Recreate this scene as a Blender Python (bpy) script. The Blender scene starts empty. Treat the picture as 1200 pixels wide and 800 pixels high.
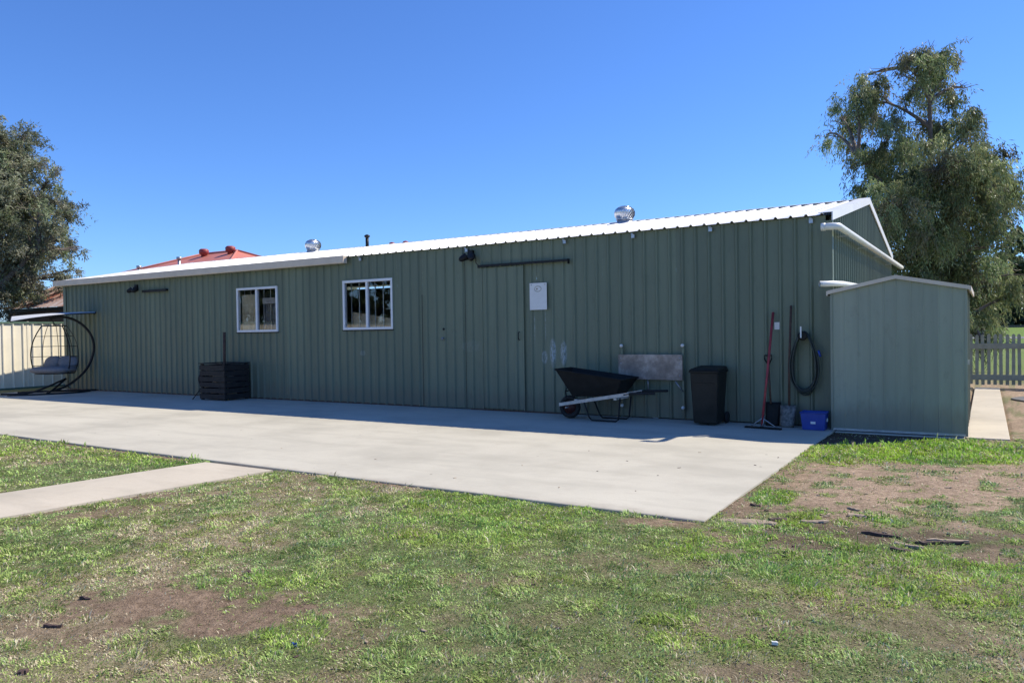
import bpy, math, random
import numpy as np
from mathutils import Matrix, Vector
random.seed(7); rng = np.random.default_rng(11)
S = bpy.context.scene
C = S.collection
R_ = math.radians

# ------------------------------------------------------------------ camera
CAMH = 1.6; F = 895.0
CR = np.array([[0.84930629, 0.00589796, 0.52786745],
               [0.52767198, 0.01992749, -0.84921445],
               [-0.01552771, 0.99978403, 0.01381236]])
cam = bpy.data.cameras.new('camera'); camo = bpy.data.objects.new('camera', cam); C.objects.link(camo)
M4 = Matrix([[*CR[0], 0], [*CR[1], 0], [*CR[2], CAMH], [0, 0, 0, 1]])
camo.matrix_world = M4
cam.sensor_width = 36; cam.lens = 36*F/1200; cam.clip_end = 5000; cam.clip_start = 0.05
S.camera = camo
# ------------------------------------------------------------------ light
SUN = Vector((0.65, 0.73, 1.0)).normalized()          # towards the sun
elev = math.asin(SUN.z); azim = math.atan2(SUN.x, SUN.y)
wd = bpy.data.worlds.new('World'); S.world = wd; wd.use_nodes = True
nt = wd.node_tree; bg = nt.nodes['Background']
sky = nt.nodes.new('ShaderNodeTexSky'); sky.sky_type = 'NISHITA'; sky.sun_disc = False
sky.sun_elevation = elev; sky.sun_rotation = azim
sky.altitude = 0; sky.air_density = 1.0; sky.dust_density = 0.0; sky.ozone_density = 10
tint = nt.nodes.new('ShaderNodeMix'); tint.data_type = 'RGBA'; tint.blend_type = 'MULTIPLY'; tint.inputs[0].default_value = 1
tint.inputs[7].default_value = (.84, .99, 1.26, 1)      # the photograph's saturated blue, the same all over the sky
nt.links.new(sky.outputs[0], tint.inputs[6]); nt.links.new(tint.outputs[2], bg.inputs[0]); bg.inputs[1].default_value = 0.122
sl = bpy.data.lights.new('sun', 'SUN'); sl.energy = 5.0; sl.angle = R_(0.53); sl.color = (1, .93, .80)
so = bpy.data.objects.new('sun', sl); C.objects.link(so); so.location = (20, 30, 40)
so.rotation_euler = SUN.to_track_quat('Z', 'Y').to_euler()
vs = S.view_settings; vs.view_transform = 'Standard'; vs.look = 'None'; vs.exposure = 0.31; vs.gamma = 1.0

# ------------------------------------------------------------------ helpers
def ray(x, y):
    return CR @ np.array([x-600., -(y-400.), -F])
def onY(x, y, Y): d = ray(x, y); return Vector(d*(Y/d[1]) + np.array([0, 0, CAMH]))
def onX(x, y, X): d = ray(x, y); return Vector(d*(X/d[0]) + np.array([0, 0, CAMH]))
def onZ(x, y, z=0.): d = ray(x, y); return Vector(d*((z-CAMH)/d[2]) + np.array([0, 0, CAMH]))
def project(P):
    q = (P - np.array([0, 0, CAMH])) @ CR
    zz = np.minimum(q[:, 2], -.05)
    return 600 - F*q[:, 0]/zz, 400 + F*q[:, 1]/zz

def hash2(ix, iy, s):
    h = (ix.astype(np.int64)*374761393 + iy.astype(np.int64)*668265263 + s*1274126177) & 0xffffffff
    h = ((h ^ (h >> 13))*1274126177) & 0xffffffff
    return ((h ^ (h >> 16)) & 0xffff)/65535.0
def vnoise(x, y, s=0):
    ix = np.floor(x); iy = np.floor(y); fx = x-ix; fy = y-iy
    fx = fx*fx*(3-2*fx); fy = fy*fy*(3-2*fy)
    a = hash2(ix, iy, s); b = hash2(ix+1, iy, s); c = hash2(ix, iy+1, s); d = hash2(ix+1, iy+1, s)
    return (a*(1-fx)+b*fx)*(1-fy) + (c*(1-fx)+d*fx)*fy
def fbm(x, y, sc, s=0, o=4):
    r = 0; a = .5; t = 0
    for k in range(o):
        r = r + a*vnoise(x*sc*2**k + 13.7*k, y*sc*2**k - 7.1*k, s+k); t += a; a *= .55
    return r/t
def sstep(a, b, x): t = np.clip((x-a)/(b-a), 0, 1); return t*t*(3-2*t)

class MB:
    def __init__(s): s.v = []; s.f = []; s.sm = []
    def add(s, vs, fs, smooth=False):
        o = len(s.v); s.v += [tuple(v) for v in vs]; s.f += [tuple(i+o for i in f) for f in fs]; s.sm += [smooth]*len(fs); return s
    def box(s, a, b, M=None):
        (x0, y0, z0), (x1, y1, z1) = a, b
        V = [Vector(p) for p in ((x0,y0,z0),(x1,y0,z0),(x1,y1,z0),(x0,y1,z0),(x0,y0,z1),(x1,y0,z1),(x1,y1,z1),(x0,y1,z1))]
        if M is not None: V = [M @ v for v in V]
        return s.add(V, [(0,3,2,1),(4,5,6,7),(0,1,5,4),(1,2,6,5),(2,3,7,6),(3,0,4,7)])
    def hexa(s, lo, hi):   # two quads
        return s.add(list(lo)+list(hi), [(0,3,2,1),(4,5,6,7),(0,1,5,4),(1,2,6,5),(2,3,7,6),(3,0,4,7)])
    def tube(s, pts, r, n=8, caps=True, closed=False):
        pts = [Vector(p) for p in pts]; m = len(pts)
        rs = r if isinstance(r, (list, tuple)) else [r]*m
        V = []; up = None
        for i, p in enumerate(pts):
            if closed: t = pts[(i+1) % m]-pts[i-1]
            else: t = pts[min(i+1, m-1)]-pts[max(i-1, 0)]
            t.normalize()
            if up is None: up = Vector((0,0,1)) if abs(t.z) < .9 else Vector((1,0,0))
            u = (up - t*up.dot(t)); u.normalize(); w = t.cross(u); up = u
            for k in range(n):
                a = 2*math.pi*k/n; V.append(p + (u*math.cos(a)+w*math.sin(a))*rs[i])
        Fc = []
        for i in range(m if closed else m-1):
            j = (i+1) % m
            for k in range(n):
                l = (k+1) % n; Fc.append((i*n+k, i*n+l, j*n+l, j*n+k))
        s.add(V, Fc, True)
        if caps and not closed:
            o = len(s.v)-len(V)
            s.f += [tuple(o+k for k in range(n))[::-1], tuple(o+(m-1)*n+k for k in range(n))]; s.sm += [False, False]
        return s
    def lathe(s, prof, c=(0,0,0), n=24, M=None):
        V = []; Fc = []; m = len(prof)
        for (r, z) in prof:
            for k in range(n):
                a = 2*math.pi*k/n; p = Vector((r*math.cos(a), r*math.sin(a), z))
                if M is not None: p = M @ p
                V.append(p+Vector(c))
        for i in range(m-1):
            for k in range(n):
                l = (k+1) % n; Fc.append((i*n+k, i*n+l, (i+1)*n+l, (i+1)*n+k))
        Fc.append(tuple(range(n))[::-1]); Fc.append(tuple((m-1)*n+k for k in range(n)))
        return s.add(V, Fc, True)
    def mesh(s, name):
        me = bpy.data.meshes.new(name); me.from_pydata(s.v, [], s.f)
        me.polygons.foreach_set('use_smooth', s.sm); me.update(); return me
    def build(s, name, mat, parent=None, bevel=0, loc=None):
        o = bpy.data.objects.new(name, s.mesh(name)); C.objects.link(o)
        o.data.materials.append(mat)
        if parent is not None: o.parent = parent
        if loc is not None: o.location = loc
        if bevel:
            b = o.modifiers.new('bevel', 'BEVEL'); b.width = bevel; b.segments = 2; b.limit_method = 'ANGLE'; b.angle_limit = R_(40)
        return o
def obj(name, me, mat=None, parent=None, loc=None):
    o = bpy.data.objects.new(name, me); C.objects.link(o)
    if mat is not None and not me.materials: me.materials.append(mat)
    if parent is not None: o.parent = parent
    if loc is not None: o.location = loc
    return o
def tag(o, label=None, cat=None, group=None, kind=None):
    if label: o['label'] = label
    if cat: o['category'] = cat
    if group: o['group'] = group
    if kind: o['kind'] = kind
    return o
def empty(name, loc=(0,0,0), label=None, cat=None, group=None, rz=0):
    o = bpy.data.objects.new(name, None); C.objects.link(o); o.location = loc; o.rotation_euler = (0,0,rz)
    o.empty_display_size = .2
    return tag(o, label, cat, group)
def shift(mb, d):
    d = Vector(d); mb.v = [tuple(Vector(v)-d) for v in mb.v]; return mb
def npmesh(name, V, Fq, n, cols=None):   # all faces with n corners
    me = bpy.data.meshes.new(name); V = np.asarray(V, np.float32); Fq = np.asarray(Fq, np.int32)
    me.vertices.add(len(V)); me.vertices.foreach_set('co', V.ravel())
    me.loops.add(Fq.size); me.loops.foreach_set('vertex_index', Fq.ravel())
    me.polygons.add(len(Fq)); me.polygons.foreach_set('loop_start', np.arange(0, Fq.size, n, dtype=np.int32))
    me.update(calc_edges=True)
    if cols is not None:
        a = me.color_attributes.new('Col', 'FLOAT_COLOR', 'POINT')
        a.data.foreach_set('color', np.concatenate([cols, np.ones((len(cols), 1))], 1).astype(np.float32).ravel())
    me.validate(); return me

# ------------------------------------------------------------------ materials
class NT:
    def __init__(s, name):
        s.m = bpy.data.materials.new(name); s.m.use_nodes = True; s.t = s.m.node_tree
        s.b = s.t.nodes['Principled BSDF']; s.out = s.t.nodes['Material Output']
        s.geo = s.t.nodes.new('ShaderNodeNewGeometry')
        s.pos = s.geo.outputs['Position']
    def n(s, t, **k):
        q = s.t.nodes.new(t)
        for a, v in k.items(): setattr(q, a, v)
        return q
    def l(s, a, b): s.t.links.new(a, b)
    def map(s, scale, loc=(0,0,0)):
        q = s.n('ShaderNodeMapping'); s.l(s.pos, q.inputs[0]); q.inputs[3].default_value = scale; q.inputs[1].default_value = loc; return q.outputs[0]
    def noise(s, sc, det=5, rough=.6, vec=None, dist=0):
        q = s.n('ShaderNodeTexNoise'); q.inputs['Scale'].default_value = sc; q.inputs['Detail'].default_value = det
        q.inputs['Roughness'].default_value = rough; q.inputs['Distortion'].default_value = dist
        s.l(vec if vec is not None else s.pos, q.inputs['Vector']); return q.outputs['Fac']
    def ramp(s, fac, stops):
        q = s.n('ShaderNodeValToRGB'); e = q.color_ramp.elements
        while len(e) < len(stops): e.new(.5)
        for el, (p, c) in zip(e, stops): el.position = p; el.color = (*c, 1) if len(c) == 3 else c
        s.l(fac, q.inputs[0]); return q.outputs[0]
    def mixc(s, f, a, b, mode='MIX'):
        q = s.n('ShaderNodeMix'); q.data_type = 'RGBA'; q.blend_type = mode
        for v, i in ((f, 0), (a, 6), (b, 7)):
            if isinstance(v, (int, float)): q.inputs[i].default_value = v
            elif isinstance(v, tuple): q.inputs[i].default_value = (*v, 1)
            else: s.l(v, q.inputs[i])
        return q.outputs[2]
    def math(s, op, a, b=0., clamp=False):
        q = s.n('ShaderNodeMath'); q.operation = op; q.use_clamp = clamp
        for v, i in ((a, 0), (b, 1)):
            if isinstance(v, (int, float)): q.inputs[i].default_value = v
            else: s.l(v, q.inputs[i])
        return q.outputs[0]
    def bump(s, h, st=.3, d=.01):
        q = s.n('ShaderNodeBump'); q.inputs['Strength'].default_value = st; q.inputs['Distance'].default_value = d
        s.l(h, q.inputs['Height']); s.l(q.outputs[0], s.b.inputs['Normal'])
    def col(s, c):
        if isinstance(c, tuple): s.b.inputs['Base Color'].default_value = (*c, 1)
        else: s.l(c, s.b.inputs['Base Color'])
    def set(s, **k):
        for a, v in k.items(): s.b.inputs[a.replace('_', ' ')].default_value = v
def simple(name, c, rough=.6, metal=0., var=.25, sc=6., bump=0, bsc=60, spec=.5):
    m = NT(name); f = m.noise(sc, 5, .65)
    a = tuple(max(0, x*(1-var)) for x in c); b = tuple(min(1, x*(1+var)) for x in c)
    m.col(m.ramp(f, [(.3, a), (.7, b)])); m.set(Roughness=rough, Metallic=metal)
    m.b.inputs['Specular IOR Level'].default_value = spec
    if bump: m.bump(m.noise(bsc, 4), bump, .004)
    return m.m

def mat_greenwall(name, base, marks=()):
    m = NT(name)
    streak = m.noise(1., 5, .7, m.map((5, 5, .35)))
    big = m.noise(.7, 4, .6)
    c = m.mixc(m.ramp(streak, [(.35, (0,0,0)), (.7, (1,1,1))]), tuple(x*.90 for x in base), tuple(x*1.1 for x in base))
    c = m.mixc(m.math('MULTIPLY', m.ramp(big, [(.45, (0,0,0)), (.75, (1,1,1))]), .35), c, (base[0]*1.25, base[1]*1.15, base[2]*1.12))
    oi = m.n('ShaderNodeObjectInfo'); c = m.mixc(1., c, m.ramp(oi.outputs['Random'], [(0, (.90,.90,.90)), (1, (1.10,1.09,1.07))]), 'MULTIPLY')
    sep = m.n('ShaderNodeSeparateXYZ'); m.l(m.pos, sep.inputs[0])
    # splashed dust on the bottom strip
    z = m.math('ADD', sep.outputs[2], m.math('MULTIPLY', m.noise(3, 4, .6, m.map((3, 3, .8))), -.5))
    d = m.ramp(z, [(0., (1,1,1)), (.22, (0,0,0))])
    c = m.mixc(m.math('MULTIPLY', d, .38), c, (.17, .13, .095))
    sm = m.ramp(m.noise(1, 6, .75, m.map((7, 7, 3.5))), [(.56, (0,0,0)), (.72, (1,1,1))]); c = m.mixc(m.math('MULTIPLY', sm, .30), c, tuple(x*.55 for x in base))
    if marks:
        grain = m.ramp(m.noise(1, 6, .8, m.map((30, 30, 9))), [(.42, (0,0,0)), (.62, (1,1,1))])
        for (mx, mz, rx, rz, st) in marks:
            dx = m.math('MULTIPLY', m.math('SUBTRACT', sep.outputs[0], mx), 1/rx); dz = m.math('MULTIPLY', m.math('SUBTRACT', sep.outputs[2], mz), 1/rz)
            r2 = m.math('ADD', m.math('MULTIPLY', dx, dx), m.math('MULTIPLY', dz, dz))
            k = m.math('MULTIPLY', m.math('MULTIPLY', m.ramp(r2, [(.3, (1,1,1)), (1., (0,0,0))]), grain), st)
            c = m.mixc(k, c, (.5, .56, .6))
    m.col(c); m.set(Roughness=.48); m.b.inputs['Specular IOR Level'].default_value = .35
    m.bump(m.noise(1, 3, .5, m.map((4, 4, 1.2))), .45, .016)
    return m.m
GREEN = (.154, .187, .132)
m_wall = mat_greenwall('shed_green_steel', GREEN, ((-7.09, 1.17, .08, .32, 1.), (-6.86, 1.17, .08, .27, 1.), (-7.27, 1.08, .06, .14, .8), (-7.49, 1.70, .012, .42, .5), (-7.25, 1.72, .012, .40, .5), (-12.0, 1.15, .1, .07, .4), (-9.0, 1.3, .3, .14, .12)))
m_end = m_wall
m_gs = mat_greenwall('garden_shed_steel', (.262, .292, .230))
def mat_white():
    m = NT('white_roof_steel'); f = m.noise(1.5, 5, .6)
    m.col(m.ramp(f, [(.3, (.70, .70, .69)), (.7, (.80, .80, .79))])); m.set(Roughness=.4); return m.m
m_white = mat_white()
m_gutter = simple('white_gutter', (.64, .54, .43), .45, var=.08, sc=3)
m_pvc = simple('white_pvc', (.76, .76, .72), .35, var=.06, sc=5)
m_alu = simple('window_frame_white', (.74, .75, .76), .35, var=.05)
m_dark = simple('black_steel', (.016, .016, .016), .5, var=.3, spec=.25)
m_blackpl = simple('black_plastic', (.014, .014, .013), .6, var=.3, bump=.2, spec=.2)
m_bin = simple('bin_plastic', (.022, .021, .017), .55, var=.35, sc=3, bump=.15, bsc=25, spec=.22)
m_rubber = simple('rubber', (.012, .012, .012), .75, var=.3)
m_galv = simple('galvanised', (.42, .43, .45), .38, .75, var=.2, sc=9)
m_chrome = simple('spun_aluminium', (.66, .67, .68), .32, .95, var=.08, sc=6)
m_timb = simple('painted_timber', (.55, .50, .43), .6, var=.2, sc=14, bump=.3)
m_brownt = simple('brown_timber', (.085, .045, .028), .7, var=.4, sc=15, bump=.4)
m_redp = simple('red_painted_handle', (.30, .035, .04), .45, var=.3, sc=9)
m_redhub = simple('red_hub', (.07, .018, .016), .5, var=.3)
m_cush = simple('grey_cushion', (.21, .20, .20), .9, var=.15, sc=12, bump=.5, bsc=90)
m_canopy = simple('grey_canopy_fabric', (.55, .56, .57), .85, var=.1, sc=8, bump=.3, bsc=90)
m_blue = simple('blue_plastic', (.02, .055, .30), .4, var=.15)
m_hose = simple('green_hose', (.022, .034, .030), .45, var=.3)
m_lab = simple('white_paper', (.72, .72, .70), .7, var=.06)
m_crate = simple('charred_slats', (.022, .019, .017), .75, var=.45, sc=10, bump=.5)
m_shovel = simple('worn_steel', (.16, .15, .13), .55, .4, var=.7, sc=25)
m_dirtysteel = NT('weathered_plate')
_f = m_dirtysteel.noise(3.2, 7, .72); _g = m_dirtysteel.noise(14, 5, .7)
_c = m_dirtysteel.ramp(_f, [(.34, (.17, .14, .12)), (.52, (.25, .21, .18)), (.70, (.46, .40, .35))])
_c = m_dirtysteel.mixc(m_dirtysteel.math('MULTIPLY', m_dirtysteel.ramp(_g, [(.52, (0,0,0)), (.66, (1,1,1))]), .35), _c, (.20, .14, .10))
m_dirtysteel.col(_c); m_dirtysteel.set(Roughness=.5, Metallic=.25); m_dirtysteel = m_dirtysteel.m
m_pick = simple('picket_paint', (.31, .32, .25), .7, var=.2, sc=5, bump=.3)
m_trimgreen = simple('green_trim', (.10, .17, .12), .5, var=.1)
m_cream = simple('cream_steel', (.85, .77, .60), .5, var=.07, sc=2)
m_brick = simple('cream_brick', (.48, .40, .30), .8, var=.15, sc=4)
m_redroof = simple('red_roof_steel', (.56, .19, .13), .55, var=.1, sc=1.2)
m_redcap = simple('red_vent_cap', (.30, .045, .04), .5, var=.15)
m_bark = simple('bark_chip', (.075, .045, .035), .85, var=.6, sc=30, bump=.6)
m_litter = simple('pale_wood', (.34, .26, .18), .85, var=.4, sc=30, bump=.5)
m_trunk = simple('gum_bark', (.13, .105, .085), .85, var=.5, sc=5, bump=.7, bsc=14)
m_rail = simple('purlin', (.35, .36, .37), .5, .5)
m_plasterboard = simple('interior_board', (.25, .22, .19), .8)

def mat_rust():
    m = NT('rusty_corrugated')
    f = m.noise(1, 6, .7, m.map((2.6, .35, .35)))
    c = m.ramp(f, [(.36, (.46, .44, .43)), (.46, (.36, .25, .20)), (.58, (.24, .085, .05)), (.75, (.15, .05, .035))])
    m.col(c); m.set(Roughness=.7); return m.m
m_rust = mat_rust()
def mat_concrete(name, base, stain=(.40, .33, .26), edge=0.):
    m = NT(name)
    a = m.noise(.55, 6, .62); b = m.noise(1, 5, .65, m.map((.5, 2.2, 1))); g = m.noise(55, 4, .7); h = m.noise(4, 6, .7)
    c = m.ramp(a, [(.32, tuple(x*.80 for x in base)), (.52, base), (.72, tuple(min(1, x*1.08) for x in base))])
    c = m.mixc(m.math('MULTIPLY', m.ramp(b, [(.48, (0,0,0)), (.68, (1,1,1))]), .55), c, tuple(x*.76 for x in base))
    c = m.mixc(m.math('MULTIPLY', m.ramp(h, [(.55, (0,0,0)), (.8, (1,1,1))]), .4), c, stain)
    c = m.mixc(m.ramp(g, [(.3, (.5,.5,.5)), (.5, (0,0,0))]), c, tuple(x*.8 for x in base))
    vor = m.n('ShaderNodeTexVoronoi'); vor.inputs['Scale'].default_value = 2.3; m.l(m.pos, vor.inputs['Vector'])
    c = m.mixc(m.ramp(vor.outputs['Distance'], [(.02, (.75,.75,.75)), (.05, (0,0,0))]), c, (.12, .10, .08))
    sp_ = m.n('ShaderNodeSeparateXYZ'); m.l(m.pos, sp_.inputs[0])
    ed = m.ramp(m.math('ADD', m.math('MULTIPLY', m.math('SUBTRACT', sp_.outputs[1], 6.2), 1.2), m.math('MULTIPLY', m.noise(2.4, 6, .7), .9)), [(.42, (1,1,1)), (.62, (0,0,0))])
    c = m.mixc(m.math('MULTIPLY', ed, edge), c, tuple(x*.62 for x in stain))
    m.col(c); m.set(Roughness=.85); m.b.inputs['Specular IOR Level'].default_value = .25
    m.bump(m.math('ADD', m.math('MULTIPLY', g, .5), h), .35, .006); return m.m
m_conc = mat_concrete('concrete_slab_mat', (.535, .495, .40), edge=.35)
m_conc2 = mat_concrete('concrete_path_mat', (.56, .49, .38), (.38, .28, .18))
m_asph = simple('asphalt', (.13, .125, .12), .9, var=.3, sc=20, bump=.5, bsc=80)
m_road = simple('road_grey', (.17, .165, .165), .9, var=.15, sc=1)

def mat_attr(name, rough=.8, trans=0., mult=1.0):
    m = NT(name); a = m.n('ShaderNodeAttribute'); a.attribute_name = 'Col'
    c = a.outputs['Color']
    m.col(c); m.set(Roughness=rough); m.b.inputs['Specular IOR Level'].default_value = .25
    if trans:
        t = m.n('ShaderNodeBsdfTranslucent'); m.l(c, t.inputs['Color'])
        mx = m.n('ShaderNodeMixShader'); mx.inputs[0].default_value = trans
        m.l(m.b.outputs[0], mx.inputs[1]); m.l(t.outputs[0], mx.inputs[2]); m.l(mx.outputs[0], m.out.inputs[0])
    return m.m
m_leaf = mat_attr('leaves', .5, .35)
m_grass = mat_attr('grass_blades', .6, .30)
def mat_ground():
    m = NT('soil_and_turf'); a = m.n('ShaderNodeAttribute'); a.attribute_name = 'Col'
    n1 = m.noise(18, 6, .75); n2 = m.noise(90, 4, .7)
    c = m.mixc(1., a.outputs['Color'], m.ramp(n1, [(.3, (.5,.48,.45)), (.68, (1.3,1.3,1.3))]), 'MULTIPLY')
    c = m.mixc(1., c, m.ramp(n2, [(.3, (.55,.53,.5)), (.7, (1.3,1.3,1.3))]), 'MULTIPLY')
    m.col(c); m.set(Roughness=.95); m.b.inputs['Specular IOR Level'].default_value = .1
    m.bump(m.math('ADD', n1, m.math('MULTIPLY', n2, .4)), .9, .03); return m.m
m_ground = mat_ground()
def mat_glass():
    m = NT('window_glass'); m.set(Roughness=.015, IOR=1.52); m.col((.92, .95, .95))
    m.b.inputs['Transmission Weight'].default_value = 1.; return m.m
m_glass = mat_glass()

# ------------------------------------------------------------------ ground
WY = 12.9; XL = -24.35; XR = -2.15; YB = 21.8; YR = 17.35
SLX0, SLX1, SLY0 = -24.6, -2.0, 6.2
GZ = -.020
def ell(px, py, cx, cy, rx, ry, nz):
    return sstep(1.25, .75, np.sqrt(((px-cx)/rx)**2+((py-cy)/ry)**2) + nz)
def slab_front(x): return SLY0 + (x+2)*-.012
def ground_maps(x, y):
    """bare soil 0..1 and dryness 0..1 and lushness on the lawn"""
    P = np.stack([x, y, np.full_like(x, GZ)], 1); px, py = project(P)
    ok = (y > 1.5)
    nz = (fbm(x, y, 1.7, 3)-.5)*1.7
    nf = (fbm(x, y, 6., 33)-.5)*2.4
    bare = np.zeros_like(x)
    for cx, cy, rx, ry, st in ((235, 716, 150, 27, 1), (90, 735, 110, 22, .7), (420, 735, 40, 40, .6), (1080, 572, 165, 30, 1.), (1190, 560, 60, 30, .9),
            (960, 575, 85, 28, .95), (880, 590, 48, 24, .9), (1050, 628, 170, 13, .9), (1185, 645, 60, 15, .9), (900, 720, 75, 22, .55), (1040, 715, 75, 16, .5), (890, 790, 60, 14, .75),
            (250, 668, 60, 9, .55), (350, 575, 50, 8, .5), (540, 680, 70, 10, .55), (780, 612, 70, 7, .9), (690, 660, 60, 16, .4), (1090, 745, 90, 18, .55), (60, 600, 80, 8, .8), (160, 578, 70, 6, .8),
            (700, 790, 90, 20, .35), (300, 640, 40, 8, .4), (650, 725, 80, 12, .35), (800, 665, 50, 9, .45), (1170, 700, 60, 14, .5)):
        bare = np.maximum(bare, st*ell(px, py, cx, cy, rx, ry, nz+nf*.6))
    bare = np.where(ok, bare, 0)
    n2 = fbm(x, y, 1.1, 21); n3 = fbm(x, y, 3.1, 8)
    bare = np.maximum(bare, .6*sstep(.61, .74, n3)*sstep(.47, .6, n2))
    # kerb line of soil along slab and round path
    strip = np.exp(-((y-(slab_front(x)-.07))/.09)**2)*(x < SLX1+.1)*(x > -24)
    bare = np.maximum(bare, strip*sstep(.42, .58, fbm(x, y, 1.3, 51)))
    lane = (np.exp(-((x+6.95+(3.6-y)*.11)/.16)**2))*(y < 6.2)
    bare = np.maximum(bare, .85*lane*sstep(.35, .5, fbm(x, y, 1.5, 61)))
    # bare under the yard on the right of the slab
    yard = sstep(-2.3, -1.7, x)*sstep(12.2, 12.9, y + nz*.2)
    bare = np.maximum(bare, yard*.95*(y < 60))
    bare = np.where((y > 24) , bare*.15, bare)
    dry = sstep(.42, .68, fbm(x, y, .55, 77)*.5 + fbm(x, y, 2.3, 5)*.5)
    lush = np.zeros_like(x)
    for cx, cy, rx, ry, st in ((1080, 531, 180, 14, 1), (1050, 680, 170, 30, .55), (900, 640, 130, 18, .6), (620, 590, 160, 16, .55), (560, 620, 150, 20, .4), (820, 735, 90, 26, .5), (905, 583, 25, 10, .9), (980, 612, 60, 10, .6), (1140, 690, 90, 24, .6), (310, 690, 70, 26, .35), (360, 745, 60, 20, .45), (120, 525, 130, 20, .6)):
        lush = np.maximum(lush, st*ell(px, py, cx, cy, rx, ry, nz))
    lush = np.where(ok, lush, .3)
    bare = bare*(1-.85*np.where(ok, ell(px, py, 1080, 531, 150, 12, nz*.7), 0))
    bare = bare*(1-.8*np.where(ok, ell(px, py, 905, 583, 25, 9, nz*.5), 0))
    bare = bare*(1-.75*sstep(.57, .68, fbm(x, y, 5.5, 71, 3)))
    wedge = sstep(-.12, .12, y-(10.85+(x+2)*.95)+nf*.12)*(x > -2.3)*(x < .2)*(y < 13)
    bare = np.maximum(bare, wedge)
    return np.clip(bare, 0, 1), dry, lush
def gheight(x, y):
    h = GZ + (fbm(x, y, .9, 91)-.5)*.03 + (fbm(x, y, 5, 95)-.5)*.016
    far = np.hypot(x, y)
    h = h + sstep(112, 175, y)*1.15 - .03*sstep(14, 20, y)
    inside = (x > SLX0-.1)*(x < SLX1+.0)*(y > slab_front(x)-.02)*(y < 23)
    h = np.where(inside, -.12, h)
    pth = (x > -.3)*(x < .3)*(y > 12.5)*(y < 23); h = np.where(pth, -.10, h)
    pl = path_l(y); lp = (x > pl-.02)*(x < pl+1.27)*(y < 6.4); h = np.where(lp, -.085, h)
    dv = np.hypot(x-2.2, y-19.2) < 1.2; h = np.where(dv, -.11, h)
    gs = (x > -2.2)*(x < -.1)*(y > 12.5)*(y < 16); h = np.where(gs, -.10, h)
    return h
def path_l(y): return -8.44 - (6.14-y)*.135
def axis(dense0, dense1, step, lo, hi, g=1.16):
    a = list(np.arange(dense0, dense1, step)); s = step; v = dense1
    while v < hi: a.append(v); s *= g; v += s
    a.append(hi); b = []; s = step; v = dense0-step
    while v > lo: b.append(v); s *= g; v -= s
    b.append(lo); return np.array(b[::-1]+a)
gx = axis(-11, 3.2, .05, -900, 900); gy = axis(2.2, 13.2, .05, -400, 1500)
GX, GY = np.meshgrid(gx, gy); fx_, fy_ = GX.ravel(), GY.ravel()
bare, dry, lush = ground_maps(fx_, fy_)
gz = gheight(fx_, fy_)
soil = np.stack([.37+0*fx_, .28+0*fx_, .205+0*fx_], 1)
sn = fbm(fx_, fy_, 1.4, 40)[:, None]
soil = soil*(.72+.6*sn)
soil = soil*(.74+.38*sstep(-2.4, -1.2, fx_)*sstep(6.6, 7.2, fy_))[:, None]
soil = soil*np.where((fx_ < -1.6)[:, None], np.array([[1.03, .98, .93]]), np.array([[1., .98, .95]]))
soil = soil*(.86+.28*fbm(fx_, fy_, 9, 44, 3))[:, None]
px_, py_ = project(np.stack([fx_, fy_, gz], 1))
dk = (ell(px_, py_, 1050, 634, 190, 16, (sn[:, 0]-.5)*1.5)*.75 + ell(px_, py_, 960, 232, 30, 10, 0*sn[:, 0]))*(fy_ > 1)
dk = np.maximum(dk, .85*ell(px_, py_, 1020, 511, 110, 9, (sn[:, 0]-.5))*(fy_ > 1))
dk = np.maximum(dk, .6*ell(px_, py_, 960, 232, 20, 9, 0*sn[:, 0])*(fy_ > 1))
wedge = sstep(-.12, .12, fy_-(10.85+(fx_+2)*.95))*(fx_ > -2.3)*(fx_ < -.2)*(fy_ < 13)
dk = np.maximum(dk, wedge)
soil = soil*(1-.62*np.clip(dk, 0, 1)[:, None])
turf = np.where(dry[:, None] > .5, np.array([[.155, .145, .075]]), np.array([[.085, .10, .042]]))
turf = np.array([[.19, .215, .095]])*(1-dry[:, None]) + np.array([[.37, .31, .195]])*dry[:, None]
farg = sstep(24, 34, fy_)[:, None]
turf = turf*(1-farg) + np.array([[.17, .26, .065]])*farg
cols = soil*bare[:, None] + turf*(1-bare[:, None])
nx, ny = len(gx), len(gy)
I = (np.arange(ny-1)[:, None]*nx + np.arange(nx-1)[None, :]).ravel()
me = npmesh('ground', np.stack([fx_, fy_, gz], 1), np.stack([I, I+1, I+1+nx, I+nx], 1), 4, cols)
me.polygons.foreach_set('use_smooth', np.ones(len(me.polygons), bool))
tag(obj('ground', me, m_ground), kind='structure')

# concrete slab, paths, driveway
def slab_mesh():
    mb = MB()
    xs = [SLX0] + list(np.linspace(-24, -2.3, 40)) + [SLX1]
    V = []; n = len(xs)
    for x in xs:
        yf = slab_front(x) + random.uniform(-.012, .012); V += [(x, yf, -.16), (x, yf, -.006), (x, yf+.012, 0), (x, 22.0, 0)]
    Fc = []
    for i in range(n-1):
        for k in range(3): Fc.append((i*4+k, (i+1)*4+k, (i+1)*4+k+1, i*4+k+1))
    Fc.append((3, 2, 1, 0)); e = (n-1)*4; Fc.append((e, e+1, e+2, e+3))
    return mb.add(V, Fc)
tag(slab_mesh().build('concrete_slab', m_conc), kind='structure')
mb = MB(); V = []; ys = np.linspace(-6, 6.165, 20)
for y in ys:
    l = path_l(y) + random.uniform(-.02, .02); r = path_l(y)+1.25 + random.uniform(-.02, .02)
    yy = min(y, 6.19) ; V += [(l, yy, -.12), (l, yy, -.005), (r, yy, -.005), (r, yy, -.12)]
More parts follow.
